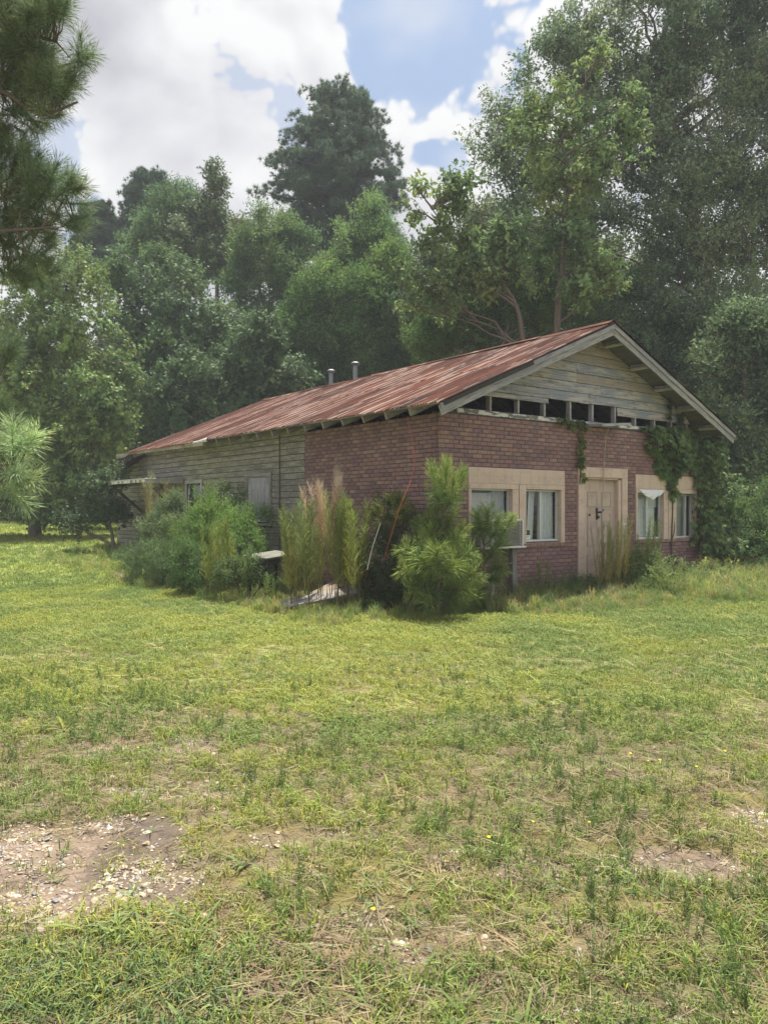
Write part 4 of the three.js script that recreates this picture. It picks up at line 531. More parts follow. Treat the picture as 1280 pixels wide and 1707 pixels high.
{
  const R = rngOf(101);
  const bed = { lawn: [[], [], [], []], crab: [[], [], []], straw: [[], []], feather: [[], []] }, cols = { lawn: [[], [], [], []], crab: [[], [], []], straw: [[], []], feather: [[], []] };
  const put = (k, v, x, z, s, c) => { const y = gh(x, z) + (Math.abs(x) < 5 && z > -9 && z < 2 ? 0.022 * (fbm(x * 3.2, z * 3.2 + 50, 0, 4) - 0.5) - 0.012 * gravelAt(x, z) : 0); bed[k][v].push(mat4(P(x, y, z), eul(rr(R, -0.12, 0.12), R() * 6.283, rr(R, -0.12, 0.12)), P(s * rr(R, 0.85, 1.2), s, s * rr(R, 0.85, 1.2)))); cols[k][v].push(lin(...c)); };
  const zone = (d0, d1, dens, half, fn) => { const w0 = half(d0), w1 = half(d1), area = (d1 - d0) * (w0 + w1); const n = Math.round(area * dens); for (let i = 0; i < n; i++) { const d = lerp(d0, d1, R()); const hw = half(d); const x = rr(R, -hw, hw); fn(x, -d, d); } };
  const half = (d) => 0.50 * Math.max(1.2, d) + 2.3;
  const lawnCol = (x, z) => { const n = fbm(x * 1.1 + 3, z * 1.1 + 8, 0, 3), m = fbm(x * 0.25 + 31, z * 0.25 + 4, 0, 2), y = sstep(0.35, 0.65, n * 0.6 + m * 0.4); const q = tone(R, [lerp(0.17, 0.295, y), lerp(0.235, 0.33, y), lerp(0.052, 0.062, y)], 0.22, 0.15); return q; };
  const dens = (x, z) => clamp(1 - gravelAt(x, z) * 0.93 - mossAt(x, z) * 0.7 - bareAt(x, z) * 0.45) * (0.5 + 0.95 * sstep(0.32, 0.58, fbm(x * 1.7 + 70, z * 1.7 + 20, 0, 3)));
  zone(0.3, 5.2, 430, half, (x, z, d) => { if (R() > dens(x, z)) return; put('lawn', Math.floor(R() * 2), x, z, rr(R, 0.6, 1.1), lawnCol(x, z)); });
  zone(5.2, 9, 300, half, (x, z) => { if (R() > dens(x, z) * 0.9) return; put('lawn', Math.floor(R() * 4), x, z, rr(R, 0.75, 1.25), lawnCol(x, z)); });
  zone(9, 15, 185, (d) => half(d) * 1.0, (x, z) => { if (underHouse(x, z) || R() > 0.35 + dens(x, z)) return; put('lawn', 2 + Math.floor(R() * 2), x, z, rr(R, 0.9, 1.5), lawnCol(x, z)); });
  zone(15, 26, 40, (d) => 0.52 * d + 1.5, (x, z) => { if (underHouse(x, z)) return; put('lawn', 2 + Math.floor(R() * 2), x, z, rr(R, 1.3, 2.2), lawnCol(x, z)); });
  zone(26, 42, 9, (d) => 0.52 * d + 1.5, (x, z) => { if (underHouse(x, z) || x > 0) return; put('lawn', 2 + Math.floor(R() * 2), x, z, rr(R, 1.8, 3.0), lawnCol(x, z)); });
  zone(0.9, 5.5, 75, half, (x, z) => { const m = fbm(x * 0.9 + 50, z * 0.9 + 60, 0, 3); if (R() > clamp(1 - gravelAt(x, z) * 0.93) * (0.25 + sstep(0.40, 0.62, m) * 1.1)) return; put('crab', Math.floor(R() * 3), x, z, rr(R, 0.4, 0.85) * (d2(x, z)), tone(R, [0.155, 0.215, 0.07], 0.25, 0.2)); });
  zone(5.5, 13, 40, half, (x, z) => { if (underHouse(x, z, 0.2) || fbm(x * 0.9 + 15, z * 0.9 + 60, 0, 3) < 0.5) return; put('crab', Math.floor(R() * 3), x, z, rr(R, 0.5, 1.0), tone(R, [0.17, 0.235, 0.06], 0.3, 0.2)); });
  function d2(x, z) { return x < -0.4 && z > -3.0 ? 1.25 : 1; }
  zone(0.9, 6, 110, half, (x, z) => { const g = gravelAt(x, z); if (R() < g * 0.85) return; put('straw', Math.floor(R() * 2), x, z, rr(R, 0.7, 1.3), tone(R, R() < 0.5 ? [0.20, 0.145, 0.095] : [0.27, 0.225, 0.13], 0.25, 0.1)); });
  zone(6, 13, 18, half, (x, z) => { if (underHouse(x, z)) return; put('straw', Math.floor(R() * 2), x, z, rr(R, 0.9, 1.6), tone(R, [0.32, 0.31, 0.12], 0.25, 0.1)); });
  zone(1.2, 7.5, 42, half, (x, z) => { const m = fbm(x * 0.7 + 5, z * 0.7 + 90, 0, 3); if (R() > sstep(0.42, 0.6, m) * clamp(1 - gravelAt(x, z))) return; put('feather', Math.floor(R() * 2), x, z, rr(R, 0.6, 1.2), tone(R, [0.085, 0.15, 0.035], 0.2, 0.15)); });
  // strip of darker, longer grass in the lower left corner
  zone(1.6, 3.0, 420, () => 2.2, (x, z, d) => { if (x > -0.35 - 0.25 * fbm(x * 4, z * 4, 0, 2) || d > 2.75 || d < 1.7) return; put('lawn', R() < 0.5 ? 1 : 3, x, z, rr(R, 0.7, 1.1), tone(R, [0.13, 0.185, 0.06], 0.25, 0.2)); });
  const G = { lawn: [tuft(1, 16, 0.045, 0.06, 0.0019, 0.3, 1.3), tuft(2, 14, 0.05, 0.085, 0.0023, 0.3, 1.2), tuft(3, 20, 0.08, 0.055, 0.0026, 0.4, 1.3), tuft(4, 18, 0.09, 0.075, 0.003, 0.3, 1.2)], crab: [rosette(5, 9, 0.12, 0.0048), rosette(6, 7, 0.15, 0.0052), rosette(7, 11, 0.09, 0.0042)], straw: [straw(8), straw(9)], feather: [feather(10), feather(11)] };
  const N = { lawn: 'lawn_grass', crab: 'broad_leaf_grass', straw: 'dry_straw', feather: 'low_weeds' };
  const LB = { lawn: 'thin short lawn grass covering the whole yard', crab: 'broad bladed grass tufts spread over the nearer lawn', straw: 'dry straw and dead blades lying between the grass', feather: 'small feathery weeds growing in the nearer lawn' };
  for (const k of Object.keys(G)) { // one object for each kind of grass: a mass nobody could count
    const root = new THREE.Group(); root.name = N[k]; root.userData = { kind: 'stuff', label: LB[k], category: k === 'straw' ? 'straw' : k === 'feather' ? 'weeds' : 'grass' }; scene.add(root);
    G[k].forEach((g, v) => { if (bed[k][v].length) inst('tufts', g, k === 'straw' ? mDry : mGrass, bed[k][v], cols[k][v], root); });
  }
  // gravel
  const stones = [0, 1, 2, 3].map((k) => { const g = new THREE.IcosahedronGeometry(1, 1), Q = rngOf(60 + k), h = new Map(), p = g.attributes.position; const sx = rr(Q, 1, 1.5), sy = rr(Q, 0.45, 0.75); for (let i = 0; i < p.count; i++) { const q = [p.getX(i), p.getY(i), p.getZ(i)].map((v) => v.toFixed(3)).join(); if (!h.has(q)) h.set(q, rr(Q, 0.78, 1.12)); const s = h.get(q); p.setXYZ(i, p.getX(i) * s * sx, p.getY(i) * s * sy, p.getZ(i) * s); } g.computeVertexNormals(); return g; });
  const sm = [[], [], [], []], sc = [[], [], [], []]; const pebble = [[0.36, 0.30, 0.23], [0.32, 0.25, 0.19], [0.42, 0.39, 0.34], [0.28, 0.23, 0.19], [0.36, 0.27, 0.18], [0.23, 0.21, 0.20]];
  const addStone = (x, z, r) => { const k = Math.floor(R() * 4), y = gh(x, z) + 0.022 * (fbm(x * 3.2, z * 3.2 + 50, 0, 4) - 0.5) - 0.012 * gravelAt(x, z) + r * 0.15; sm[k].push(mat4(P(x, y, z), eul(rr(R, -0.4, 0.4), R() * 6.283, rr(R, -0.4, 0.4)), r)); sc[k].push(lin(...tone(R, pebble[Math.floor(R() * 6)], 0.25, 0.08))); };
  zone(1.6, 6, 3800, half, (x, z) => { const g = gravelAt(x, z); const big = fbm(x * 3 + 8, z * 3 + 2, 0, 3); if (R() > g * (0.12 + 0.9 * sstep(0.42, 0.6, big))) return; addStone(x, z, R() < 0.06 ? rr(R, 0.009, 0.017) : rr(R, 0.0025, 0.0085)); });
  zone(1.6, 7, 4, half, (x, z) => addStone(x, z, rr(R, 0.006, 0.016)));
  const gr = new THREE.Group(); gr.name = 'gravel'; gr.userData = { kind: 'stuff', label: 'pale rounded gravel showing through the worn lawn', category: 'gravel' }; scene.add(gr);
  const mSt = std({ map: tMortar, roughness: 0.85 }); stones.forEach((g, k) => inst('pebbles', g, mSt, sm[k], sc[k], gr));
  // yellow flowers
  const fT = new Tris(); { const Q = rngOf(3); fT.col = [0.25, 0.4, 0.1]; fT.tri(P(-0.001, 0, 0), P(0.001, 0, 0), P(0.003, 0.075, 0)); fT.col = [1, 1, 1]; for (let i = 0; i < 8; i++) { const a = i / 8 * 6.283, b = a + 0.6; fT.tri(P(0.003, 0.078, 0), P(0.003 + 0.011 * Math.cos(a), 0.082, 0.011 * Math.sin(a)), P(0.003 + 0.011 * Math.cos(b), 0.08, 0.011 * Math.sin(b))); } }
  const fl = []; for (const [px, py] of [[1050, 1278], [1080, 1285], [1098, 1290], [1160, 1300], [1208, 1275], [982, 1392], [887, 1393], [815, 1425], [622, 1550], [230, 1262]]) { const g = onGround(px, py); fl.push(mat4(g, eul(0, R() * 6, 0), rr(R, 0.7, 1.1))); }
  const fi = inst('yellow_flowers', fT.geo(), leafMat({ color: lin(0.75, 0.58, 0.03), transmission: 0.2 }), fl, null); fi.userData = { kind: 'stuff', label: 'tiny yellow flowers dotted through the nearer lawn', category: 'flowers' };
}
// tall grass along the front of the house
{
  const R = rngOf(202), m = [[], []], c = [[], []]; const G = [tuft(21, 26, 0.10, 0.42, 0.0032, 0.15, 0.8), tuft(22, 22, 0.10, 0.30, 0.004, 0.2, 1.0)];
  const add = (x, z, s) => { if (underHouse(x, z, 0.02)) return; const k = R() < 0.6 ? 0 : 1; m[k].push(mat4(P(x, gh(x, z), z), eul(rr(R, -0.1, 0.1), R() * 6.28, rr(R, -0.1, 0.1)), s)); c[k].push(lin(...tone(R, R() < 0.3 ? [0.38, 0.34, 0.15] : R() < 0.5 ? [0.26, 0.31, 0.08] : [0.17, 0.25, 0.065], 0.2, 0.2))); };
  for (let i = 0; i < 2100; i++) { const u = rr(R, 0.3, 12), f = R(), v = -Math.pow(f, 0.8) * lerp(1.3, 3.2, clamp(u / 7)); const p = toWorld(u, v, 0); const s = lerp(1.25, 0.5, f) * rr(R, 0.55, 1.15) * (u > 4 ? 1.1 : 0.85); add(p.x, p.z, s); }
  for (let i = 0; i < 420; i++) { const v = rr(R, -0.6, 5), u = -rr(R, 0.8, 2.4); const p = toWorld(u, v, 0); add(p.x, p.z, rr(R, 0.3, 0.75)); }
  for (let i = 0; i < 260; i++) { const v = rr(R, 5, 13), u = -rr(R, 0.3, 2.9); const p = toWorld(u, v, 0); add(p.x, p.z, rr(R, 0.4, 0.9)); }
  const root = new THREE.Group(); root.name = 'tall_grass'; root.userData = { kind: 'stuff', label: 'tall yellow green grass along the foot of the house', category: 'grass' }; scene.add(root);
  G.forEach((g, k) => inst('tufts', g, mGrass, m[k], c[k], root));
}
// ---------------------------------------------------------------- feathery weeds, tall stems with hair-thin leaves
function fennel(seed, h, { dens = 190, len = 0.16, from = 0.25, plume = false, w = 0.0058 } = {}) {
  const T = new Tris(), R = rngOf(seed), bend = rr(R, -0.08, 0.08), bz = rr(R, -0.08, 0.08); const at_ = (f) => P(bend * f * f * h, h * f, bz * f * f * h);
  const st = tube([0, 0.25, 0.5, 0.75, 1].map(at_), taper(4, 0.008, 0.002), 5);
  for (let i = 0; i < dens; i++) {
    const f = from + (1 - from) * Math.pow(i / dens, 0.85), o = at_(f), a = i * 2.4 + rr(R, -0.5, 0.5), up = plume ? rr(R, 0.5, 1.6) : rr(R, 0.45, 1.3); const d = P(Math.cos(a), up, Math.sin(a)).normalize(); const l = len * (plume ? 1 : lerp(1.15, 0.5, (f - from) / (1 - from))) * rr(R, 0.6, 1.2); const e = o.clone().addScaledVector(d, l); const s = d.clone().cross(rndDir(R)).normalize().multiplyScalar(w); T.col = tone(R, [lerp(1.35, 1, f), 1, lerp(0.6, 1, f)], 0.38, 0.15); T.tri(o.clone().sub(s), o.clone().add(s), e);
    for (let k = 0; k < 2; k++) { const b = o.clone().lerp(e, rr(R, 0.3, 0.8)), q = d.clone().addScaledVector(rndDir(R), 0.8).normalize().multiplyScalar(l * 0.42); T.tri(b.clone().addScaledVector(s, -0.8), b.clone().addScaledVector(s, 0.8), b.clone().add(q)); }
  }
  return { st, leaves: T.geo() };
}
const FV = [fennel(1, 1, { dens: 115, len: 0.18 }), fennel(2, 1, { dens: 120, len: 0.16, from: 0.2 }), fennel(3, 1, { dens: 105, len: 0.20, from: 0.3 })], FP = [fennel(4, 1, { dens: 150, len: 0.16, from: 0.5, plume: true, w: 0.0026 }), fennel(5, 1, { dens: 130, len: 0.15, from: 0.55, plume: true, w: 0.0026 })];
function fennelClump(name, label, pts, col, { vars = FV, mat = mGrass, stem = mStem, wide = 1, group } = {}) { // pts: [px, depth, top px y, tone]
  const R = rngOf(label.length * 31 + pts.length * 7 + Math.round(pts[0][0])); const b = onGroundAt(pts[0][0], pts[0][1]); const t = thing(name, label, 'weed', b, group); const ms = vars.map(() => []), cs = vars.map(() => []);
  for (const [px, d, ty] of pts) { const g = onGroundAt(px, d), top = at(px, ty, d).y, h = Math.max(0.2, top - g.y), k = Math.floor(R() * vars.length); ms[k].push(mat4(g.sub(b), eul(rr(R, -0.13, 0.13), R() * 6.28, rr(R, -0.13, 0.13)), P(h * 0.52 * wide * rr(R, 0.7, 1.4), h, h * 0.52 * wide * rr(R, 0.7, 1.4)))); cs[k].push(lin(...tone(R, col.map((v) => v * 1.35), 0.2, 0.15))); }
  vars.forEach((v, k) => { if (!ms[k].length) return; inst('stems', v.st, stem, ms[k], null, t); inst('foliage', v.leaves, mat, ms[k], cs[k], t); }); return t;
}
const scat = (seed, n, x0, x1, d0, d1, y0, y1) => { const R = rngOf(seed); return Array.from({ length: n }, () => [rr(R, x0, x1), rr(R, d0, d1), rr(R, y0, y1)]); };
fennelClump('feathery_weed', 'tallest bright green feathery weed clump just right of the dry plume', scat(1, 20, 554, 600, 11.6, 12.2, 818, 880), [0.165, 0.21, 0.055]);
fennelClump('feathery_weed', 'green feathery weed clump standing left of the dry plume', [...scat(2, 16, 496, 536, 11.8, 12.4, 832, 880), ...scat(3, 8, 474, 500, 11.8, 12.3, 845, 915)], [0.16, 0.20, 0.065]);
fennelClump('dry_weed', 'tall dead tan plume rising above the green feathery weeds', scat(4, 10, 534, 560, 11.9, 12.2, 786, 840), [0.42, 0.33, 0.24], { vars: FP, mat: mDry, stem: std({ color: lin(0.22, 0.15, 0.09) }), wide: 0.6 });
fennelClump('feathery_weed', 'thin reddish feathery weed between the pale planks and the dark shrub', scat(5, 5, 590, 612, 12.0, 12.4, 850, 930), [0.17, 0.17, 0.06]);
fennelClump('feathery_weed', 'yellow green feathery weed in the middle of the side wall thicket', scat(6, 20, 345, 400, 13.2, 13.8, 855, 925), [0.175, 0.23, 0.06], { wide: 1.1 });
fennelClump('feathery_weed', 'tall feathery weed against the dark side window', scat(7, 6, 326, 352, 15.6, 16.6, 800, 860), [0.10, 0.165, 0.05]);
fennelClump('feathery_weed', 'wispy pale weed standing in front of the awning', scat(8, 3, 246, 262, 17, 17.6, 775, 840), [0.22, 0.22, 0.11], { vars: FP, wide: 1.2 });
fennelClump('feathery_weed', 'dull green feathery weeds at the left end of the thicket', [...scat(9, 9, 240, 300, 15.2, 16.6, 868, 925), ...scat(10, 5, 215, 240, 16, 17, 900, 935)], [0.10, 0.16, 0.05]);
fennelClump('feathery_weed', 'low feathery weeds in front of the scrap table', [...scat(11, 6, 440, 470, 12.3, 13, 945, 975), ...scat(12, 3, 400, 412, 12.8, 13, 905, 950)], [0.12, 0.19, 0.06], { wide: 1.2 });
fennelClump('feathery_weed', 'small feathery weed alone on the lawn edge left of the thicket', scat(13, 2, 168, 174, 18, 18.3, 898, 905), [0.11, 0.17, 0.05]);
fennelClump('door_weed', 'tall olive stemmy weeds standing against the front door', [...scat(14, 26, 998, 1040, 13.6, 14.2, 858, 905), ...scat(15, 4, 996, 1010, 13.7, 14.1, 890, 930)], [0.26, 0.27, 0.11], { wide: 0.55 });
fennelClump('feathery_weed', 'bright green feathery weed before the right pair of windows', [...scat(16, 9, 1062, 1096, 14.3, 14.8, 862, 905), ...scat(36, 5, 1040, 1060, 14.0, 14.4, 880, 930)], [0.19, 0.26, 0.075], { wide: 0.75 });
fennelClump('dry_weed', 'brown dead weed stalks at the right end of the brick wall', scat(17, 9, 1165, 1190, 15.0, 15.6, 918, 950), [0.25, 0.17, 0.10], { vars: FP, mat: mDry, stem: std({ color: lin(0.2, 0.12, 0.08) }) });
fennelClump('feathery_weed', 'small green spikes in the grass below the right hand shrub', scat(18, 6, 1200, 1225, 14.6, 15.2, 935, 965), [0.11, 0.18, 0.05], { wide: 0.5 });
// leafy upright plants
const SPL = [spray(301, { n: 60, size: 0.5, leafLen: 0.085, leafW: 0.02, twigs: 6, droop: 0.15 }), spray(302, { n: 44, size: 0.45, leafLen: 0.075, leafW: 0.038, twigs: 6, droop: 0.3 }), spray(303, { n: 54, size: 0.4, leafLen: 0.05, leafW: 0.024, twigs: 8, droop: 0.1 })];
function stalk(seed) { const T = new Tris(), R = rngOf(seed); for (let i = 0; i < 70; i++) { const f = 0.12 + 0.88 * i / 70, a = i * 2.4; T.col = tone(R, [1, 1, 1], 0.2, 0.15); leaf(T, P(0, f, 0), P(Math.cos(a), rr(R, 0.3, 1.1), Math.sin(a)), P(0, 1, 0).addScaledVector(rndDir(R), 0.4), lerp(0.14, 0.07, f) * rr(R, 0.8, 1.2), 0.028); } return { st: tube([P(0, 0, 0), P(0.01, 0.5, 0), P(0, 1, 0.01)], [0.007, 0.005, 0.002], 5), leaves: T.geo() }; }
const SK = [stalk(41), stalk(42), stalk(43)];
fennelClump('leafy_weed', 'pale leafy weed nearest the air conditioner post', scat(21, 9, 856, 888, 12.9, 13.4, 950, 975), [0.19, 0.23, 0.075], { vars: SK, mat: mLeaf, wide: 1.3 });
fennelClump('leafy_weed', 'leafy weed below the curtained window', scat(22, 10, 896, 930, 13.0, 13.5, 928, 955), [0.16, 0.22, 0.06], { vars: SK, mat: mLeaf, wide: 1.3 });
fennelClump('leafy_weed', 'narrow leafy weed just left of the front door', scat(23, 6, 934, 954, 13.4, 13.8, 938, 965), [0.15, 0.2, 0.06], { vars: SK, mat: mLeaf, wide: 1.2 });
fennelClump('leafy_weed', 'bright leafy weed at the right foot of the door', scat(24, 12, 1036, 1066, 13.9, 14.6, 905, 950), [0.16, 0.24, 0.06], { vars: SK, mat: mLeaf, wide: 1.3 });
fennelClump('leafy_weed', 'low leafy weeds in the lawn edge below the scrap table', scat(25, 6, 395, 440, 12.5, 13.0, 972, 990), [0.16, 0.22, 0.07], { vars: SK, mat: mLeaf, wide: 1.5 });
// bushes: lobes in pixels [x, y, r, depth]
function bush(name, label, category, base, lobes, geos, mat, col, n, { scale = 1, woody = true, fill = 0.25, up = 0.6, group } = {}) {
  const b = onGroundAt(base[0], base[1]), t = thing(name, label, category, b, group), R = rngOf(Math.round(base[0] * 7 + base[1] * 13)); const Ls = lobes.map(([x, y, r, d]) => ({ c: at(x, y, d || base[1]).sub(b), r: r / F * (d || base[1]) })); const tot = Ls.reduce((s, l) => s + l.r * l.r, 0);
  if (woody) { const gs = []; for (const l of Ls) { gs.push(tube(bent(P(rr(R, -0.08, 0.08), -0.05, rr(R, -0.08, 0.08)), l.c, 4, 0.08, R), taper(4, 0.014 + l.r * 0.02, 0.005), 5)); for (let k = 0; k < 4; k++) gs.push(tube(bent(l.c.clone().multiplyScalar(0.7), l.c.clone().addScaledVector(rndDir(R), l.r * 0.9), 3, 0.08, R), taper(3, 0.007, 0.002), 4)); } part('stems', mergeGeometries(gs), mTwig, t); }
  const ms = geos.map(() => []), cs = geos.map(() => []);
  for (const l of Ls) { const m = Math.round(n * l.r * l.r / tot); for (let i = 0; i < m; i++) { const d = rndDir(R), q = Math.pow(R(), fill) * l.r; const p = l.c.clone().addScaledVector(d, q); if (p.y < 0.02) p.y = rr(R, 0.02, 0.15); const dir = d.clone().add(P(0, up, 0)).normalize(); const k = Math.floor(R() * geos.length); const sh = 1; ms[k].push(mat4(p, new THREE.Quaternion().setFromUnitVectors(UPV, dir).multiply(eul(0, R() * 6.28, 0)), scale * rr(R, 0.7, 1.2))); cs[k].push(lin(...tone(R, col.map((v) => v * 1.35), 0.34, 0.16))); } }
  geos.forEach((g, k) => { if (ms[k].length) inst('foliage', g, mat, ms[k], cs[k], t); }); return t;
}
bush('dark_shrub', 'dense dark green shrub growing against the brick corner', 'shrub', [668, 12.15], [[650, 858, 30, 12.3], [640, 935, 45], [690, 900, 45], [655, 985, 45], [700, 970, 50], [725, 930, 40], [680, 1010, 35], [620, 985, 22]], [SPL[2]], mLeaf, [0.065, 0.10, 0.036], 950, { scale: 0.55 });
bush('yellow_sprig', 'yellow green sprig poking out of the dark shrub top beside the red cord', 'shrub', [640, 12.0], [[648, 855, 24], [632, 870, 16], [670, 848, 16]], [SPL[2]], mLeaf, [0.16, 0.19, 0.035], 90, { scale: 0.42 });
bush('leafy_bush', 'broad green bush below the boarded window', 'bush', [400, 14.8], [[392, 888, 30, 14.9], [425, 868, 22, 15.2], [360, 868, 32, 15.4], [330, 895, 35, 15.4], [405, 915, 30, 14.5]], [SPL[0], SPL[2]], mLeaf, [0.125, 0.21, 0.05], 420, { scale: 0.62 });
bush('vine_tangle', 'tangle of round leaved vine climbing left of the boarded window', 'vine', [365, 16.2], [[365, 832, 24, 16.3], [350, 850, 26, 16.2], [385, 850, 18, 16.0], [395, 822, 8, 16.2]], [SPL[1]], mLeaf, [0.12, 0.175, 0.06], 150, { scale: 0.6 });
bush('leafy_bush', 'pale leaved bush under the awning', 'bush', [288, 16.8], [[285, 862, 26, 17.2], [262, 890, 28, 16.8], [300, 895, 32, 16.2], [292, 838, 14, 17.2]], [SPL[1], SPL[0]], mLeaf, [0.12, 0.165, 0.07], 330, { scale: 0.6 });
bush('leafy_bush', 'rounded blue green bush at the left front of the thicket', 'bush', [255, 15.4], [[258, 935, 32], [230, 945, 22, 15.8], [290, 945, 30, 15.0], [215, 930, 14, 16.2]], [SPL[2], SPL[0]], mLeaf, [0.105, 0.165, 0.065], 420, { scale: 0.5 });
bush('leafy_bush', 'rounded dark bush at the front edge between two feathery weeds', 'bush', [320, 14.0], [[322, 950, 34], [310, 925, 20], [345, 965, 20]], [SPL[2]], mLeaf, [0.085, 0.15, 0.045], 330, { scale: 0.5 });
bush('leafy_bush', 'small dark bush in front of the scrap table legs', 'bush', [415, 13.0], [[415, 950, 24], [445, 965, 18], [385, 960, 22]], [SPL[1]], mLeaf, [0.085, 0.13, 0.045], 170, { scale: 0.5 });
bush('bramble', 'tangled low bramble right of the front door', 'bramble', [1090, 14.3], [[1085, 955, 30], [1120, 965, 26], [1055, 965, 26], [1150, 975, 18], [1100, 980, 30, 13.8], [1160, 965, 24, 15], [1190, 968, 22, 15.2], [1070, 935, 18]], [SPL[1], SPL[0]], mLeaf, [0.17, 0.22, 0.075], 420, { scale: 0.55 });
bush('bramble', 'low green weeds at the left foot of the front door', 'weeds', [965, 14.0], [[965, 985, 22], [945, 992, 18], [990, 985, 18]], [SPL[1]], mLeaf, [0.13, 0.19, 0.06], 110, { scale: 0.5 });
bush('leafy_bush', 'large dark leafy bush at the right edge under the trees', 'bush', [1235, 17.5], [[1225, 880, 45, 17.4], [1265, 860, 50, 17.8], [1290, 905, 50, 17], [1240, 925, 40, 16.8], [1195, 905, 28, 17.0], [1320, 850, 60, 18]], [SPL[1]], mLeaf, [0.085, 0.14, 0.045], 1000, { scale: 0.72 });
// ---------------------------------------------------------------- young pines by the corner
const BR = [brush(401, { n: 200, len: 0.21, shoot: 0.20, w: 0.0036 }), brush(402, { n: 190, len: 0.25, shoot: 0.12, w: 0.0036, spread: 1.4 }), brush(403, { n: 260, len: 0.20, shoot: 0.34, w: 0.0036, spread: 0.55, candle: 0.06 })];
function sapling(label, base, trunkTop, tips) { // tips: [px, py, depth, brush kind, scale, leanx, leany, bright, from px, from py]
  const b = onGroundAt(...base), t = thing('pine_sapling', label, 'pine sapling', b), R = rngOf(base[0]); const top = at(trunkTop[0], trunkTop[1], trunkTop[2]).sub(b); const gs = [tube(bent(P(0, -0.05, 0), top, 6, 0.01, R), taper(6, 0.026, 0.009), 7)]; const ms = BR.map(() => []), cs = BR.map(() => []);
  for (const [px, py, d, k, s, lx, ly, br, fx, fy] of tips) { const p = at(px, py, d).sub(b), f = at(fx, fy, lerp(base[1], d, 0.3)).sub(b); gs.push(tube(bent(f, p, 4, 0.04, R, 0.06), taper(4, 0.010, 0.006), 5)); const dir = P(lx, ly, rr(R, -0.3, 0.3)).normalize(); ms[k].push(mat4(p, new THREE.Quaternion().setFromUnitVectors(UPV, dir).multiply(eul(0, R() * 6, 0)), s)); cs[k].push(lin(...tone(R, [0.205 * br, 0.265 * br, 0.07 * br], 0.1, 0.1))); const q = f.clone().lerp(p, 0.55); ms[1].push(mat4(q, new THREE.Quaternion().setFromUnitVectors(UPV, p.clone().sub(f).normalize()).multiply(eul(0, R() * 6, 0)), s * 0.8)); cs[1].push(lin(...tone(R, [0.15 * br, 0.215 * br, 0.06 * br], 0.1, 0.1))); }
  part('trunk', mergeGeometries(gs), mBark, t); BR.forEach((g, k) => { if (ms[k].length) inst('needles', g, mNeedle, ms[k], cs[k], t); }); return t;
}
sapling('taller young pine with upright candles at the brick corner', [728, 11.2], [737, 850, 11.2], [[690, 925, 11.2, 1, 1.2, -0.8, 0.6, 1.1, 734, 950], [775, 960, 11.0, 1, 1.2, 0.9, 0.3, 1.1, 733, 970], [742, 825, 11.2, 2, 1.25, 0.02, 1, 1.3, 737, 855], [728, 828, 11.1, 2, 1.2, -0.14, 1, 1.3, 737, 855], [757, 828, 11.2, 2, 1.1, 0.3, 1, 1.25, 737, 855], [735, 838, 11.3, 2, 1.1, 0.0, 1, 1.1, 737, 855], [750, 838, 11.0, 2, 1.0, 0.16, 1, 1.15, 737, 855], [765, 818, 11.2, 2, 0.7, 0.35, 1, 1.25, 740, 850],
  [732, 872, 11.2, 0, 1.0, -0.3, 1, 1.0, 737, 890], [746, 876, 11.2, 0, 1.0, 0.4, 1, 1.0, 737, 892], [728, 905, 11.1, 0, 1.1, -0.5, 0.8, 1.05, 736, 922], [748, 918, 11.0, 0, 1.1, 0.5, 0.8, 1.1, 735, 932], [716, 920, 11.0, 1, 1.1, -0.8, 0.6, 1.1, 735, 935], [768, 930, 11.0, 1, 1.1, 0.9, 0.5, 1.15, 735, 945], [722, 885, 11.3, 0, 1.0, -0.5, 0.9, 0.9, 736, 905], [755, 895, 11.2, 0, 1.0, 0.7, 0.7, 1.0, 736, 910], [705, 895, 11.4, 0, 1.0, -0.4, 1, 0.9, 735, 920], [712, 945, 10.8, 1, 1.25, -0.5, 0.9, 1.3, 733, 965], [745, 950, 10.7, 1, 1.2, 0.6, 0.7, 1.3, 733, 968], [690, 955, 10.9, 1, 1.1, -1, 0.35, 1.15, 733, 965], [728, 932, 10.7, 1, 1.1, 0.05, 1, 1.25, 733, 962], [765, 985, 10.9, 1, 1.0, 0.8, 0.1, 0.9, 732, 985], [700, 985, 10.9, 1, 1.0, -0.8, 0.0, 0.9, 732, 985], [720, 995, 10.7, 1, 1.0, -0.2, -0.2, 0.85, 730, 990], [752, 1000, 10.9, 1, 0.9, 0.5, -0.3, 0.8, 731, 995], [738, 975, 11.5, 1, 1, 0, 0.5, 0.8, 733, 980]]);
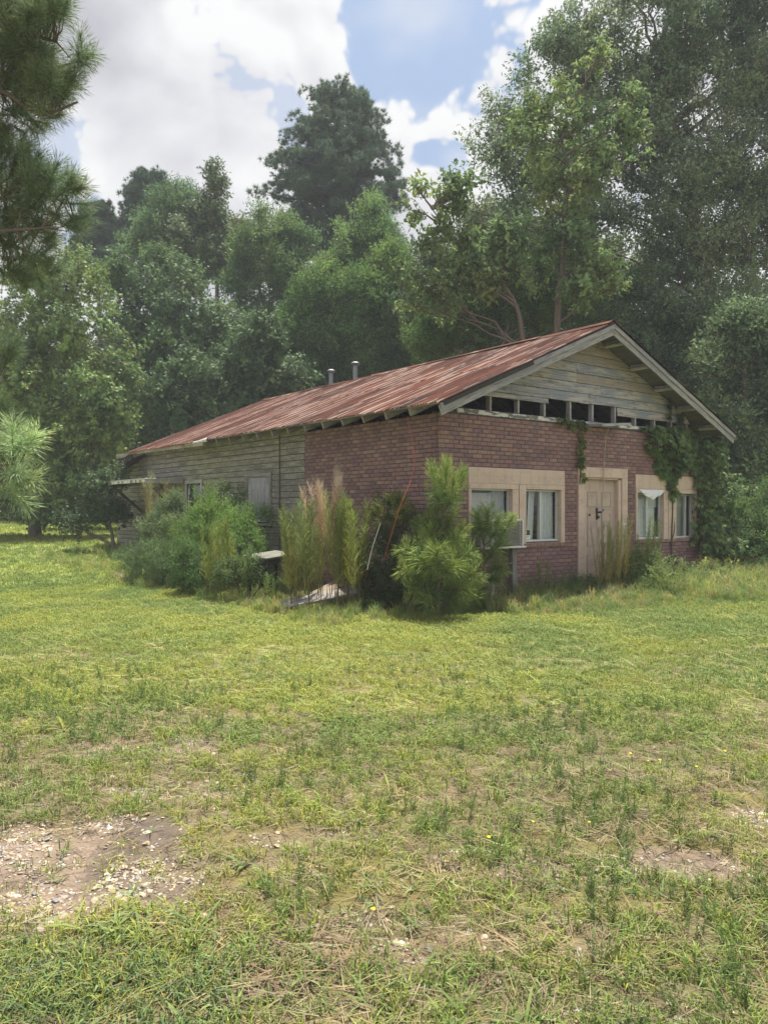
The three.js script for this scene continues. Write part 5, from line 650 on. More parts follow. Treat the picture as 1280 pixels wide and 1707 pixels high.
sapling('shorter young pine before the air conditioner window', [806, 12.0], [806, 880, 12.0], [[798, 878, 12.0, 0, 1.0, -0.1, 1, 1.35, 806, 905], [775, 925, 11.8, 1, 1.3, -0.8, 0.5, 1.15, 800, 945], [812, 880, 12.0, 0, 1.3, 0, 1, 1.35, 806, 905], [826, 888, 11.9, 0, 1.1, 0.25, 1, 1.3, 806, 910], [800, 886, 12.0, 0, 1.1, -0.25, 1, 1.3, 806, 910], [843, 882, 11.9, 0, 0.85, 0.45, 1, 1.3, 815, 918], [850, 872, 11.9, 0, 0.6, 0.4, 1, 1.35, 820, 915], [818, 925, 11.9, 0, 1.2, 0.5, 0.6, 1.0, 806, 940], [795, 935, 12.0, 0, 1.2, -0.6, 0.5, 0.95, 806, 948], [824, 948, 11.9, 1, 1.0, 0.7, 0.2, 0.9, 806, 955], [780, 905, 12.0, 0, 1.0, -0.5, 0.8, 1.1, 800, 935], [785, 960, 12.0, 1, 1.2, -0.7, 0.1, 0.85, 806, 965], [815, 965, 11.9, 1, 1.1, 0.4, 0.0, 0.85, 806, 968], [790, 1000, 11.6, 1, 1.0, 0.0, 0.4, 1.2, 800, 990], [775, 1005, 11.5, 1, 0.9, -0.5, 0.4, 1.15, 800, 995], [770, 935, 12.0, 1, 1.0, -0.6, 0.6, 0.9, 800, 950], [802, 985, 11.9, 1, 1.0, -0.1, 0.1, 0.8, 806, 985]]);
// ---------------------------------------------------------------- vine on the brick
{
  const lf = (seed) => { const T = new Tris(), R = rngOf(seed); for (let i = 0; i < 5; i++) { const a = -1.25 + i * 0.62; T.col = tone(R, [1, 1, 1], 0.15, 0.12); leaf(T, P(0, 0, 0), P(Math.sin(a), -Math.cos(a) * 0.9, 0.25), P(0, 0.35, 1), 0.085 * (1 - 0.12 * Math.abs(i - 2)), 0.04); } return T.geo(); };
  const G = [lf(1), lf(2), lf(3)];
  const vine = (name, label, stems, blobs, col, n) => { // blobs: [u, y, ru, ry, depth out]
    const b = toWorld(blobs[0][0], 0, 0); b.y = gh(b.x, b.z); const t = thing(name, label, 'vine', b), R = rngOf(label.length * 3 + n); const gs = stems.map((s) => tube(new THREE.CatmullRomCurve3(s.map(([u, y, o]) => toWorld(u, -(o || 0.03), y).sub(b))).getPoints(24), taper(24, 0.011, 0.004), 5)); part('stems', mergeGeometries(gs), mTwig, t);
    const ms = G.map(() => []), cs = G.map(() => []), tot = blobs.reduce((s, q) => s + q[2] * q[3], 0);
    for (const [u, y, ru, ry, out] of blobs) for (let i = 0; i < n * ru * ry / tot; i++) { const a = R() * 6.283, q = Math.sqrt(R()) * (0.8 + 0.4 * fbm(a * 2 + u * 9, y * 5, 0, 2)), uu = u + Math.cos(a) * q * ru, yy = y + Math.sin(a) * q * ry; if (fbm(uu * 5, yy * 5 + 3, 0, 3) < 0.38 && R() < 0.6) continue; const o = 0.03 + out * (1 - q * q * 0.8) * Math.pow(R(), 0.7) * (0.25 + 1.5 * sstep(0.35, 0.65, fbm(uu * 3.2, yy * 3.2 + 9, 0, 2))); const p = toWorld(uu, -o, yy).sub(b); const k = Math.floor(R() * 3); ms[k].push(mat4(p, eul(rr(R, -0.9, 0.1), YAW + rr(R, -0.9, 0.9), rr(R, -0.6, 0.6)), rr(R, 0.75, 1.4))); cs[k].push(lin(...tone(R, col, 0.4, 0.22))); }
    G.forEach((g, k) => inst('leaves', g, mGloss, ms[k], cs[k], t)); return t;
  };
  vine('wall_vine', 'vine hanging from the ledge over the right pair of windows', [[[6.2, 0.1], [6.22, 1.0], [6.25, 2.0], [6.1, 2.6], [6.0, 3.15]], [[6.25, 1.9], [6.5, 2.3], [6.4, 2.9]], [[5.6, 3.1], [6.2, 3.2], [6.9, 3.2]]], [[5.95, 2.85, 0.68, 0.3, 0.25], [6.15, 2.5, 0.5, 0.36, 0.25], [6.2, 2.1, 0.16, 0.22, 0.1], [5.5, 3.14, 0.4, 0.07, 0.1], [6.45, 3.12, 0.5, 0.12, 0.15], [6.3, 1.85, 0.18, 0.1, 0.06]], [0.16, 0.23, 0.065], 1250);
  vine('wall_vine', 'heavy dark vine covering the right end of the brick front', [[[7.2, 0.1], [7.2, 1.2], [7.25, 2.2], [7.1, 3.1]], [[7.3, 0.2], [7.4, 1.5], [7.5, 2.8]]], [[7.15, 2.7, 0.5, 0.4, 0.25], [7.6, 2.75, 0.5, 0.4, 0.28], [7.3, 2.2, 0.42, 0.4, 0.28], [7.35, 1.7, 0.45, 0.45, 0.3], [7.4, 1.2, 0.5, 0.4, 0.5], [7.5, 0.85, 0.6, 0.35, 0.5], [8.0, 2.6, 0.3, 0.16, 0.3], [7.9, 1.9, 0.5, 0.6, 0.5], [8.1, 1.1, 0.6, 0.6, 0.5], [7.0, 2.95, 0.5, 0.2, 0.3]], [0.15, 0.215, 0.07], 2500);
  vine('wall_vine', 'thin strand of vine hanging down the brick left of the door', [[[3.32, 2.0], [3.36, 2.5], [3.3, 2.9], [3.3, 3.12]]], [[3.34, 2.55, 0.1, 0.36, 0.07], [3.3, 3.05, 0.24, 0.09, 0.1], [2.9, 3.12, 0.25, 0.05, 0.08], [3.38, 2.15, 0.06, 0.1, 0.05]], [0.15, 0.19, 0.05], 110);
  vine('wall_vine', 'two thin vine strands climbing the grey gable planks', [[[6.1, 3.2, 0.05], [6.12, 3.5, 0.05], [6.1, 3.9, 0.05]], [[6.5, 3.2, 0.05], [6.55, 3.6, 0.05]]], [[6.1, 3.55, 0.05, 0.25, 0.05], [6.52, 3.45, 0.06, 0.2, 0.05]], [0.07, 0.11, 0.04], 46);
  vine('dead_vine', 'dry bare vine stem crossing the mullion of the right pair of windows', [[[6.22, 0.2], [6.2, 0.9], [6.24, 1.6], [6.22, 2.05]], [[6.2, 0.9], [6.3, 1.1], [6.32, 1.3]]], [[6.25, 0.55, 0.06, 0.12, 0.05]], [0.10, 0.12, 0.05], 8);
}
// ---------------------------------------------------------------- trees
const TS = { // leaf sprays, sized in metres
  oak: [spray(501, { n: 30, size: 0.6, leafLen: 0.135, leafW: 0.06, twigs: 6, dv: 0.32 }), spray(502, { n: 28, size: 0.65, leafLen: 0.125, leafW: 0.056, twigs: 5, dv: 0.32 })],
  gum: [spray(503, { n: 20, size: 0.5, leafLen: 0.15, star: true, twigs: 5, droop: 0.45 }), spray(504, { n: 18, size: 0.5, leafLen: 0.16, star: true, twigs: 4, droop: 0.5 })],
  soft: [spray(505, { n: 46, size: 0.75, leafLen: 0.18, leafW: 0.048, twigs: 9, dv: 0.4, droop: 0.05 }), spray(506, { n: 42, size: 0.7, leafLen: 0.17, leafW: 0.046, twigs: 8, dv: 0.4, droop: 0.05 })],
  big: [spray(507, { n: 20, size: 0.5, leafLen: 0.17, leafW: 0.10, twigs: 5, droop: 0.7, dv: 0.25 }), spray(508, { n: 18, size: 0.5, leafLen: 0.16, leafW: 0.09, twigs: 5, droop: 0.65, dv: 0.25 })],
};
const puff = (seed) => { const T = new Tris(), R = rngOf(seed); for (let k = 0; k < 7; k++) { const c = P(rr(R, -0.3, 0.3), rr(R, -0.1, 0.22), rr(R, -0.3, 0.3)); for (let i = 0; i < 34; i++) { const d = rndDir(R).add(P(0, 0.5, 0)).normalize(), s = d.clone().cross(rndDir(R)).normalize().multiplyScalar(0.011), e = c.clone().addScaledVector(d, rr(R, 0.14, 0.24)); T.col = tone(R, [1, 1, 1], 0.2, 0.12); T.tri(c.clone().sub(s), c.clone().add(s), e); } } return T.geo(); };
const PUFF = [puff(521), puff(522), puff(523)];
const KIND = { oak: { g: TS.oak, m: mGloss, bark: mBark }, gum: { g: TS.gum, m: mGloss, bark: mBarkGrey }, soft: { g: TS.soft, m: mLeaf, bark: mBarkGrey }, big: { g: TS.big, m: mLeaf, bark: mBark } };
// lobes: [px, py, r px, depth shift, squash]
function tree(name, label, { base, lobes, kind, n, col, trunk = 0.16, scale = 1, gap = 0.34, gapSize = 0.8, trunkPts, group, flat = 0.85, fill = 0.42, twigs = 5, droop = 0 }) {
  const D = base[1], b = onGroundAt(base[0], D), t = thing(name, label, 'tree', b, group), R = rngOf(Math.round(base[0] * 17 + D * 101 + n)), K = KIND[kind];
  const Ls = lobes.map(([x, y, r, dz = 0, sq = flat]) => ({ c: at(x, y, D + dz).sub(b), r: r / F * (D + dz), sq })).flatMap((l) => [{ ...l, r: l.r * 0.74 }, ...Array.from({ length: 4 }, () => ({ c: l.c.clone().add(rndDir(R).multiply(P(1, l.sq, 1)).multiplyScalar(l.r * rr(R, 0.55, 0.9))), r: l.r * rr(R, 0.3, 0.48), sq: l.sq, sub: true }))]); const tot = Ls.reduce((s, l) => s + l.r * l.r, 0);
  const top = Ls.reduce((a, l) => (l.c.y > a.c.y ? l : a), Ls[0]); const spine = trunkPts ? [P(0, -0.15, 0), ...trunkPts.map(([x, y, dz = 0]) => at(x, y, D + dz).sub(b))] : bent(P(0, -0.15, 0), top.c, 8, 0.03, R); const cv = new THREE.CatmullRomCurve3(spine), sp = cv.getPoints(24); const gs = [tube(sp, taper(24, trunk, trunk * 0.16, 0.9), 9)];
  for (const l of Ls) {
    let best = sp[6], bd = 1e9; for (let i = 3; i < 24; i++) { const want = l.c.y - Math.hypot(l.c.x - sp[i].x, l.c.z - sp[i].z) * 0.55; const q = Math.abs(sp[i].y - want); if (q < bd) { bd = q; best = sp[i]; } }
    const lr = clamp(0.03 + l.r * 0.022, 0.03, trunk * 0.55); if (!l.sub && best.distanceTo(l.c) > 0.3) gs.push(tube(bent(best, l.c, 6, 0.06, R, -0.05), taper(6, lr, lr * 0.4), 6));
    for (let k = 0; k < (l.sub ? 1 : twigs); k++) { const e = l.c.clone().add(rndDir(R).multiply(P(l.r, l.r * l.sq, l.r)).multiplyScalar(0.85)); gs.push(tube(bent(best.clone().lerp(l.c, rr(R, 0.55, 1)), e, 4, 0.08, R), taper(4, lr * 0.42, 0.006), 4)); }
  }
  part('trunk', mergeGeometries(gs), K.bark, t);
  const ms = K.g.map(() => []), cs = K.g.map(() => []);
  for (const l of Ls) { const m = Math.round(n * l.r * l.r / tot); for (let i = 0; i < m; i++) { const d = rndDir(R), q = Math.pow(R(), fill) * 1.04; const p = l.c.clone().add(d.clone().multiply(P(l.r, l.r * l.sq, l.r)).multiplyScalar(q)); const w = fbm((p.x + b.x) / gapSize + 50, (p.y + b.y) / gapSize + 50, (p.z + b.z) / gapSize + 70, 2); if (w < gap + 0.02 || p.y < 0.1) continue; const dir = d.clone().multiplyScalar(0.8).add(P(rr(R, -0.3, 0.3), 0.45 - droop, rr(R, -0.3, 0.3))).normalize(); const k = Math.floor(R() * K.g.length); ms[k].push(mat4(p, new THREE.Quaternion().setFromUnitVectors(UPV, dir).multiply(eul(0, R() * 6.28, 0)), scale * rr(R, 0.7, 1.25))); const hue = fbm(p.x * 0.7 + 9, p.y * 0.7, p.z * 0.7 + 2, 2); cs[k].push(lin(...tone(R, col, 0.32, 0.13).map((v, j) => v * 1.6 * lerp(0.75, 1.25, hue) * (j === 0 ? lerp(0.85, 1.2, hue) : 1)))); } }
  K.g.forEach((g, k) => { if (ms[k].length) inst('crown', g, K.m, ms[k], cs[k], t); }); return t;
}
// pine with whorled limbs and clumps of needles: profile of [py, half width px]
function pine(name, label, { base, topY, profile, n, col, trunk = 0.25, scale = 1, limbs = 40, lean = 0, group }) {
  const D = base[1], b = onGroundAt(base[0], D), t = thing(name, label, 'pine', b, group), R = rngOf(Math.round(base[0] * 13 + D * 7)); const top = at(base[0] + lean, topY, D).sub(b); const cv = new THREE.CatmullRomCurve3([P(0, -0.2, 0), top.clone().multiplyScalar(0.4).add(P(0.1, 0, 0)), top.clone().multiplyScalar(0.75), top]); const sp = cv.getPoints(30); const gs = [tube(sp, taper(30, trunk, 0.03), 9)];
  const ends = []; const y0 = profile[profile.length - 1][0], y1 = profile[0][0]; const half = (py, s) => { for (let i = 0; i < profile.length - 1; i++) { const [a, l, r = l] = profile[i], [c, l2, r2 = l2] = profile[i + 1]; if (py >= a && py <= c) { const f = (py - a) / (c - a); return s < 0 ? lerp(l, l2, f) : lerp(r, r2, f); } } return 5; };
  for (let i = 0; i < limbs; i++) { const f = (i + R() * 0.8) / limbs, py = lerp(y1 + 6, y0, f), az = i * 2.4 + rr(R, -0.4, 0.4), hw = half(py, Math.cos(az)) / F * D * rr(R, 0.72, 1.05); const py2 = py + 14 * F / D / 29; const ys = at(base[0], py, D).y - b.y; const o = sp[Math.min(29, Math.max(2, Math.round(30 * clamp((ys - 0.35 * hw) / top.y))))]; const e = P(o.x + Math.cos(az) * hw, ys + rr(R, -0.15, 0.35) * 0.8, o.z + Math.sin(az) * hw); const limb = bent(o, e, 5, 0.07, R, 0.05); gs.push(tube(limb, taper(5, 0.03 + hw * 0.012, 0.012), 5)); ends.push([limb, hw]); for (let k = 0; k < 3; k++) { const q = limb[2 + k].clone().add(rndDir(R).multiplyScalar(hw * 0.24)); gs.push(tube([limb[2 + k], q], [0.016, 0.007], 4)); ends.push([[limb[2 + k], q], hw * 0.4]); } }
  part('trunk', mergeGeometries(gs), mBark, t); const ms = PUFF.map(() => []), cs = PUFF.map(() => []); const tw = ends.reduce((s, e) => s + e[1] + 0.4, 0);
  for (const [l, hw] of ends) { const m = Math.max(1, Math.round(n * (hw + 0.4) / tw)); for (let i = 0; i < m; i++) { const f = Math.pow(R(), 0.32), q = l[Math.min(l.length - 1, Math.floor(f * l.length))].clone().add(rndDir(R).multiply(P(0.45, 0.3, 0.45)).multiplyScalar(0.4 + hw * 0.13)); const k = Math.floor(R() * 3); ms[k].push(mat4(q, eul(rr(R, -0.3, 0.3), R() * 6.28, rr(R, -0.3, 0.3)), scale * rr(R, 0.75, 1.2))); cs[k].push(lin(...tone(R, col.map((v) => v * 1.4), 0.2, 0.1))); } }
  PUFF.forEach((g, k) => inst('crown', g, mNeedle, ms[k], cs[k], t)); return t;
}
// left of the house
tree('sweetgum_tree', 'sunlit star leaved tree filling the left side beside the rear of the house', { base: [60, 27], kind: 'gum', n: 3600, col: [0.14, 0.20, 0.065], trunk: 0.22, scale: 1.0, gap: 0.36, gapSize: 0.9, trunkPts: [[50, 700], [62, 600], [70, 480]], lobes: [[60, 490, 70], [130, 480, 62], [30, 560, 80], [120, 560, 78], [185, 620, 52], [60, 640, 90], [150, 680, 68, -0.5], [205, 585, 34, -0.5], [80, 740, 85, -0.5], [170, 735, 50], [20, 800, 60], [120, 790, 62], [-40, 600, 110], [-50, 720, 100], [190, 690, 36, -0.4], [195, 780, 40, 0.5], [15, 835, 42, -0.6], [85, 838, 40, -0.6], [150, 832, 38, -0.3], [50, 845, 30, -1]] });
tree('sweetgum_tree', 'darker star leaved tree behind the sunlit one, left of the vent pipes', { base: [300, 33], kind: 'gum', n: 3800, col: [0.085, 0.14, 0.052], trunk: 0.2, gap: 0.36, trunkPts: [[300, 640], [290, 520], [285, 430]], lobes: [[230, 455, 55], [290, 470, 60], [260, 530, 70], [330, 540, 62], [380, 560, 55], [300, 600, 75], [390, 620, 60], [250, 640, 60], [340, 680, 65], [420, 660, 50], [240, 700, 55], [200, 470, 40], [210, 560, 50]] });
tree('sweetgum_tree', 'slender pointed tree top rising against the cloud left of the big pine', { base: [360, 39], kind: 'gum', n: 1500, col: [0.10, 0.14, 0.065], trunk: 0.14, gap: 0.34, trunkPts: [[362, 500], [361, 350], [360, 272]], lobes: [[360, 285, 15, 0, 1.5], [358, 320, 22], [350, 355, 32], [372, 385, 34], [335, 360, 26], [400, 380, 20], [360, 430, 45], [320, 400, 40], [390, 450, 40]], fill: 0.5 });
tree('soft_leaved_tree', 'fine leaved tree rounded against the sky left of the big pine trunk', { base: [455, 37], kind: 'soft', n: 2100, col: [0.095, 0.155, 0.055], trunk: 0.16, scale: 1.05, gap: 0.44, gapSize: 0.55, lobes: [[455, 385, 40], [430, 410, 35], [490, 410, 34], [460, 450, 52], [420, 470, 46], [500, 470, 42], [440, 530, 55], [495, 545, 50]] });
tree('soft_leaved_tree', 'fine leaved tree rising in front of the big pine trunk', { base: [600, 35], kind: 'soft', n: 2100, col: [0.10, 0.165, 0.055], trunk: 0.15, scale: 1.0, gap: 0.44, gapSize: 0.55, lobes: [[625, 362, 26], [590, 385, 32], [635, 395, 32], [600, 430, 45], [565, 450, 36], [640, 450, 40], [590, 500, 55], [560, 530, 45]] });
tree('soft_leaved_tree', 'fine leaved tree filling the middle above the roof slope', { base: [545, 31.5], kind: 'soft', n: 2100, col: [0.085, 0.15, 0.045], trunk: 0.14, scale: 0.95, gap: 0.44, gapSize: 0.55, lobes: [[545, 460, 34], [520, 500, 42], [560, 530, 46], [500, 560, 50], [560, 590, 52], [510, 620, 50], [460, 610, 44], [600, 600, 40]] });
tree('soft_leaved_tree', 'bright fine leaved tree above the ridge left of the light green tree', { base: [650, 31], kind: 'soft', n: 2000, col: [0.095, 0.16, 0.045], trunk: 0.14, scale: 0.95, gap: 0.44, gapSize: 0.55, lobes: [[650, 440, 36], [620, 470, 36], [670, 480, 36], [640, 520, 50], [680, 545, 42], [610, 560, 44], [660, 590, 50], [620, 610, 40], [700, 600, 40]] });
tree('soft_leaved_tree', 'fine leaved tree between the pointed top and the pines on the left', { base: [290, 40], kind: 'soft', n: 1100, col: [0.09, 0.15, 0.065], trunk: 0.15, scale: 1.1, gap: 0.32, lobes: [[285, 345, 34], [310, 335, 28], [270, 385, 40], [310, 390, 42], [340, 410, 35], [240, 420, 35], [300, 450, 50]] });
tree('sweetgum_tree', 'shadowy tree with pale leaf tips just behind the low end of the roof', { base: [430, 29], kind: 'gum', n: 2000, col: [0.07, 0.12, 0.05], trunk: 0.16, gap: 0.38, lobes: [[430, 560, 45], [400, 600, 50], [450, 620, 48], [350, 620, 46], [380, 670, 50], [300, 690, 50], [430, 680, 40], [270, 650, 40], [490, 640, 40]] });
pine('tall_pine', 'tall broad crowned pine standing alone against the clouds above the roof', { base: [568, 46], topY: 146, n: 1600, col: [0.085, 0.125, 0.08], trunk: 0.42, scale: 1.25, limbs: 95, profile: [[145, 14], [165, 48, 40], [200, 74, 72], [250, 96, 92], [300, 118, 104], [335, 140, 120], [365, 110, 116], [400, 84, 95], [430, 60, 70]] });
pine('far_pine', 'narrow topped pine above the left trees, the taller of two far ones', { base: [255, 52], topY: 288, n: 900, col: [0.05, 0.09, 0.05], trunk: 0.25, scale: 1.25, limbs: 40, profile: [[287, 10], [310, 34, 26], [340, 52, 40], [380, 66, 50], [430, 70, 60]] });
pine('far_pine', 'shorter far pine rising beside the needles of the near pine', { base: [165, 50], topY: 338, n: 800, col: [0.05, 0.09, 0.045], trunk: 0.25, scale: 1.2, limbs: 36, profile: [[337, 10], [360, 28, 26], [390, 44, 42], [430, 48, 55], [470, 50, 55]] });
// right of the house
tree('light_green_tree', 'tall light green large leaved tree rising behind the gable', { base: [930, 22.5], kind: 'big', n: 780, col: [0.13, 0.185, 0.07], trunk: 0.12, scale: 0.95, gap: 0.36, gapSize: 0.5, fill: 0.5, twigs: 4, droop: 0.2, trunkPts: [[928, 540], [936, 440], [940, 360], [948, 290], [936, 230], [950, 180]], lobes: [[995, 95, 22], [940, 160, 30], [905, 190, 34], [955, 215, 40], [1045, 175, 22], [1030, 215, 34], [880, 240, 34], [985, 260, 34], [1055, 215, 20], [905, 280, 40], [950, 320, 44], [1045, 260, 26], [905, 345, 30], [985, 300, 30], [950, 385, 45], [990, 440, 36], [910, 440, 34], [960, 480, 40], [875, 215, 22], [1020, 480, 24]] });
tree('light_green_tree', 'light green leaning tree with a bare limb left of the gable peak', { base: [880, 21.5], kind: 'big', n: 520, col: [0.125, 0.175, 0.068], trunk: 0.075, scale: 0.9, gap: 0.38, gapSize: 0.5, fill: 0.5, twigs: 4, droop: 0.2, trunkPts: [[868, 540], [850, 490], [810, 450], [760, 400], [710, 335]], lobes: [[700, 320, 18], [690, 350, 22], [740, 345, 24], [770, 320, 26], [765, 300, 16], [735, 395, 30], [780, 420, 34], [845, 390, 24], [830, 425, 34], [760, 460, 34], [700, 480, 28], [690, 510, 22], [735, 500, 30], [800, 470, 36], [850, 470, 34], [880, 400, 22]] });
tree('feathery_tree', 'low fine leaved tree spreading behind the ridge near the gable', { base: [820, 24], kind: 'soft', n: 900, col: [0.075, 0.135, 0.04], trunk: 0.12, scale: 0.75, gap: 0.32, lobes: [[850, 440, 40], [800, 465, 42], [880, 470, 44], [750, 520, 45], [820, 530, 48], [890, 530, 45], [720, 560, 40], [960, 520, 36], [780, 570, 40]] });
tree('oak_tree', 'very tall dark leaved tree towering over the right half of the house', { base: [1170, 27], kind: 'oak', n: 11500, col: [0.135, 0.185, 0.105], trunk: 0.38, scale: 1.0, gap: 0.415, gapSize: 1.1, twigs: 7, trunkPts: [[1165, 640], [1175, 480], [1150, 330], [1120, 200], [1090, 60]], lobes: [[1080, 10, 85], [1000, 60, 75], [930, 120, 70], [1090, 110, 95], [1180, 40, 95], [1260, 30, 90], [1010, 160, 80], [870, 190, 52], [810, 260, 50], [880, 290, 70], [960, 260, 80], [1060, 230, 95], [1160, 170, 100], [1260, 150, 90], [1330, 90, 100], [1110, 320, 90], [1200, 290, 90], [1280, 280, 90], [780, 350, 48], [840, 380, 55], [1000, 350, 70], [1080, 410, 60, 0.8], [1180, 400, 80], [1260, 400, 85], [1350, 300, 120], [1130, 480, 60], [1220, 500, 70], [950, 400, 55, 1.5], [1000, -60, 80], [1150, -80, 110], [1300, -60, 110]] });
tree('oak_tree', 'mid height tree with paler leaves at the right edge behind the vine corner', { base: [1255, 22], kind: 'oak', n: 3400, col: [0.11, 0.165, 0.078], trunk: 0.17, scale: 0.9, gap: 0.37, trunkPts: [[1250, 720], [1240, 620], [1250, 540]], lobes: [[1225, 545, 36], [1270, 560, 50], [1200, 600, 30], [1250, 630, 50], [1300, 620, 60], [1215, 680, 40], [1270, 710, 50], [1240, 780, 48], [1190, 740, 26, 0.6], [1310, 760, 60], [1200, 800, 34, 1], [1280, 820, 50]] });
tree('oak_tree', 'dim understorey tree between the gable and the tall trunk', { base: [1095, 25], kind: 'oak', n: 1900, col: [0.085, 0.13, 0.06], trunk: 0.15, scale: 0.95, gap: 0.40, trunkPts: [[1100, 640], [1105, 560], [1110, 500]], lobes: [[1080, 490, 50], [1040, 520, 46], [1110, 540, 56], [1150, 560, 46], [1060, 580, 50], [1120, 610, 44], [1160, 630, 38], [1170, 680, 34], [1010, 560, 40], [1180, 540, 40]] });
tree('oak_tree', 'dark tree behind the ridge joining the light green tree and the tall one', { base: [990, 30], kind: 'oak', n: 2600, col: [0.09, 0.135, 0.065], trunk: 0.2, scale: 1.1, gap: 0.38, lobes: [[820, 400, 60], [760, 430, 50], [890, 420, 60], [960, 450, 60], [1020, 480, 50], [860, 500, 60], [940, 520, 60], [780, 520, 60], [720, 580, 50], [1040, 420, 34], [700, 520, 44], [840, 580, 55], [730, 440, 40]] });
// small stemmy sapling at the rear corner of the house
tree('corner_sapling', 'small dark stemmy tree leaning out from the rear left corner of the house', { base: [192, 21.5], kind: 'gum', n: 260, col: [0.06, 0.095, 0.04], trunk: 0.06, scale: 0.62, gap: 0.2, twigs: 3, trunkPts: [[185, 880], [178, 862], [172, 840]], lobes: [[185, 848, 26], [150, 862, 22], [110, 872, 18], [130, 880, 14], [205, 858, 16], [165, 820, 24], [190, 800, 26]] });
// the woods behind: one dark mass that nobody could count
{
  const R = rngOf(900), ms = [[], []], cs = [[], []]; const put = (x, y, z, s, c) => { const k = Math.floor(R() * 2); ms[k].push(mat4(P(x, y, z), eul(rr(R, -0.6, 0.6), R() * 6.28, rr(R, -0.6, 0.6)), s)); cs[k].push(lin(...tone(R, c, 0.2, 0.12))); };
  for (let i = 0; i < 15000; i++) { const d = rr(R, 40, 66), x = rr(R, -0.72, 0.72) * d, g = gh(x, -d); const topY = 6.5 + 6 * fbm(x * 0.12 + 3, d * 0.12, 0, 3) + (d - 40) * 0.12 + (x > 6 ? 4 : 0); const y = g + Math.pow(R(), 0.8) * topY; put(x, y, -d, rr(R, 1.6, 2.8), [0.052, 0.085, 0.035]); }
  for (let i = 0; i < 2600; i++) { const d = rr(R, 36, 42), x = rr(R, -0.75, 0.7) * d, g = gh(x, -d); put(x, g + R() * R() * 3.2, -d, rr(R, 1.2, 2.0), [0.05, 0.085, 0.032]); }
  for (let i = 0; i < 2600; i++) { const d = rr(R, 26, 34), x = rr(R, -0.12, 0.75) * d, g = gh(x, -d); if (underHouse(x, -d, 1)) continue; put(x, g + R() * 3.6, -d, rr(R, 1.0, 1.7), [0.05, 0.085, 0.035]); }
  const root = new THREE.Group(); root.name = 'woods'; root.userData = { kind: 'stuff', label: 'dark mass of woods and undergrowth closing the view behind the trees', category: 'woods' }; scene.add(root);
  TS.oak.forEach((g, k) => inst('foliage', g, mLeaf, ms[k], cs[k], root));
  const tg = []; for (let i = 0; i < 90; i++) { const d = rr(R, 38, 62), x = rr(R, -0.72, 0.72) * d, g = gh(x, -d), h = rr(R, 8, 13); tg.push(tube(bent(P(x, g - 0.2, -d), P(x + rr(R, -0.8, 0.8), g + h, -d + rr(R, -0.6, 0.6)), 5, 0.02, R), taper(5, rr(R, 0.1, 0.22), 0.04), 6)); } part('trunks', mergeGeometries(tg), mBark, root);
}
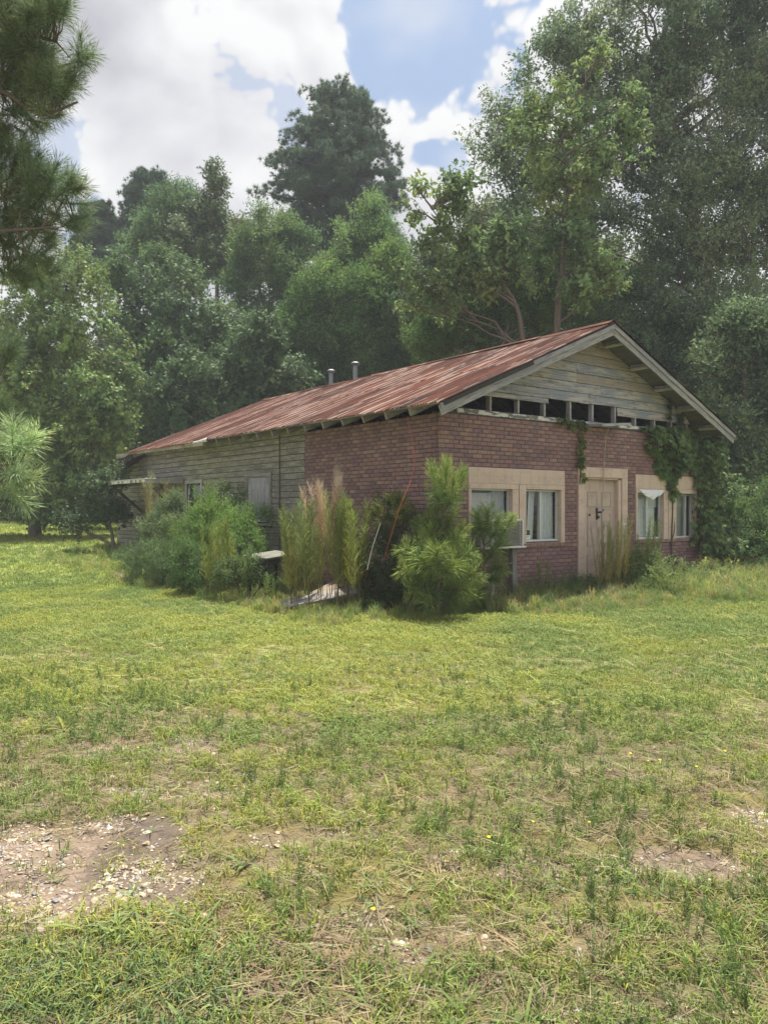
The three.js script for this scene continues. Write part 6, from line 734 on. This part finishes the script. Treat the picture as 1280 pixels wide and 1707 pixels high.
// near pine whose limbs reach in from beyond the left edge
{
  const b = onGroundAt(-520, 9.6), t = thing('near_pine', 'near pine whose long needled limbs reach in from the left edge', 'pine', b), R = rngOf(950); const W = (px, py, d) => at(px, py, d).sub(b);
  const trunkTop = W(-430, -900, 9.8); const gs = [tube(bent(P(0, -0.3, 0), trunkTop, 10, 0.006, R), taper(10, 0.24, 0.07), 12)]; const NB = [brush(961, { n: 130, len: 0.21, shoot: 0.22, w: 0.0032, spread: 1.0 }), brush(962, { n: 120, len: 0.20, shoot: 0.17, w: 0.0032, spread: 1.3 }), brush(963, { n: 150, len: 0.22, shoot: 0.24, w: 0.0032, spread: 0.85 })]; const ms = NB.map(() => []), cs = NB.map(() => []);
  const tip = (p, dir, s, br) => { const k = Math.floor(R() * 3); ms[k].push(mat4(p, new THREE.Quaternion().setFromUnitVectors(UPV, dir).multiply(eul(0, R() * 6.28, 0)), s)); cs[k].push(lin(...tone(R, [0.19 * br, 0.255 * br, 0.125 * br], 0.15, 0.12))); };
  // masses of shoots: [px, py, r, depth, count, brightness], hung on limbs that come from the trunk
  const limbs = [[[-420, -120], [-120, 40], [60, 60], [95, 70]], [[-420, 60], [-140, 120], [20, 130], [140, 100]], [[-430, 140], [-150, 150], [0, 150], [70, 190], [130, 170]], [[-440, 330], [-160, 330], [0, 330], [110, 325]], [[-440, 420], [-160, 380], [0, 400], [60, 425]], [[-440, 500], [-200, 420], [-40, 390], [70, 380]], [[-450, 760], [-200, 770], [-40, 780], [38, 770]], [[-450, 620], [-200, 640], [-60, 680], [-5, 690]]];
  const ds = [8.6, 9.0, 8.8, 9.3, 9.6, 9.0, 7.2, 9.4]; const lp = limbs.map((l, i) => { const p = l.map(([x, y], j) => W(x, y, lerp(9.8, ds[i], Math.min(1, j / 2)))); const c = new THREE.CatmullRomCurve3(p).getPoints(16); gs.push(tube(c, taper(16, 0.05, 0.012), 6)); return c; });
  const masses = [[25, 40, 60, 8.6, 40, 1], [82, 45, 30, 8.5, 12, 1.05], [10, 110, 54, 8.9, 34, 1], [68, 120, 42, 8.8, 20, 1], [122, 98, 16, 8.8, 4, 1.1], [75, 170, 40, 8.8, 20, 1], [35, 165, 44, 9.0, 22, 1], [140, 92, 6, 8.8, 1, 1.1], [-40, 60, 90, 9.0, 40, 1], [-20, 200, 40, 9.0, 18, 0.95], [30, 290, 42, 9.2, 20, 1], [72, 312, 36, 9.2, 15, 1.1], [102, 325, 16, 9.2, 4, 1.1], [40, 350, 44, 9.3, 22, 0.95], [90, 365, 30, 9.2, 10, 1.0], [10, 400, 44, 9.5, 22, 0.9], [70, 432, 34, 9.4, 14, 0.95], [-30, 320, 60, 9.4, 24, 0.95], [20, 450, 30, 9.6, 12, 0.85], [-25, 250, 26, 9.2, 10, 0.95], [30, 760, 18, 7.2, 4, 1.9], [15, 790, 26, 7.2, 5, 1.6], [-30, 770, 40, 7.3, 12, 1.3], [-12, 690, 22, 9.2, 6, 1.1], [45, 270, 12, 9.0, 2, 1.1], [5, 600, 26, 9.8, 7, 0.8]];
  for (const [px, py, r, d, n, br] of masses) { const c = W(px, py, d), rad = r / F * d; for (let i = 0; i < n; i++) { const o = rndDir(R).multiply(P(1, 0.9, 1)).multiplyScalar(rad * Math.pow(R(), 0.5)), p = c.clone().add(o); const l = lp.map((q) => q.map((v) => [v.distanceTo(p) + (v.x > p.x ? 0.4 : 0), v])).flat().reduce((a, q) => (q[0] < a[0] ? q : a)); const from = l[1]; gs.push(tube(bent(from, p, 3, 0.08, R, 0.04), taper(3, 0.012, 0.005), 4)); const dir = p.clone().sub(from).normalize().multiplyScalar(0.7).add(P(0.35, 0.5, 0)).addScaledVector(rndDir(R), 0.4).normalize(); tip(p, dir, rr(R, 0.85, 1.15), br); } }
  part('trunk', mergeGeometries(gs), mBark, t); NB.forEach((g, k) => inst('needles', g, mNeedle, ms[k], cs[k], t));
}
renderer.render(scene, camera);
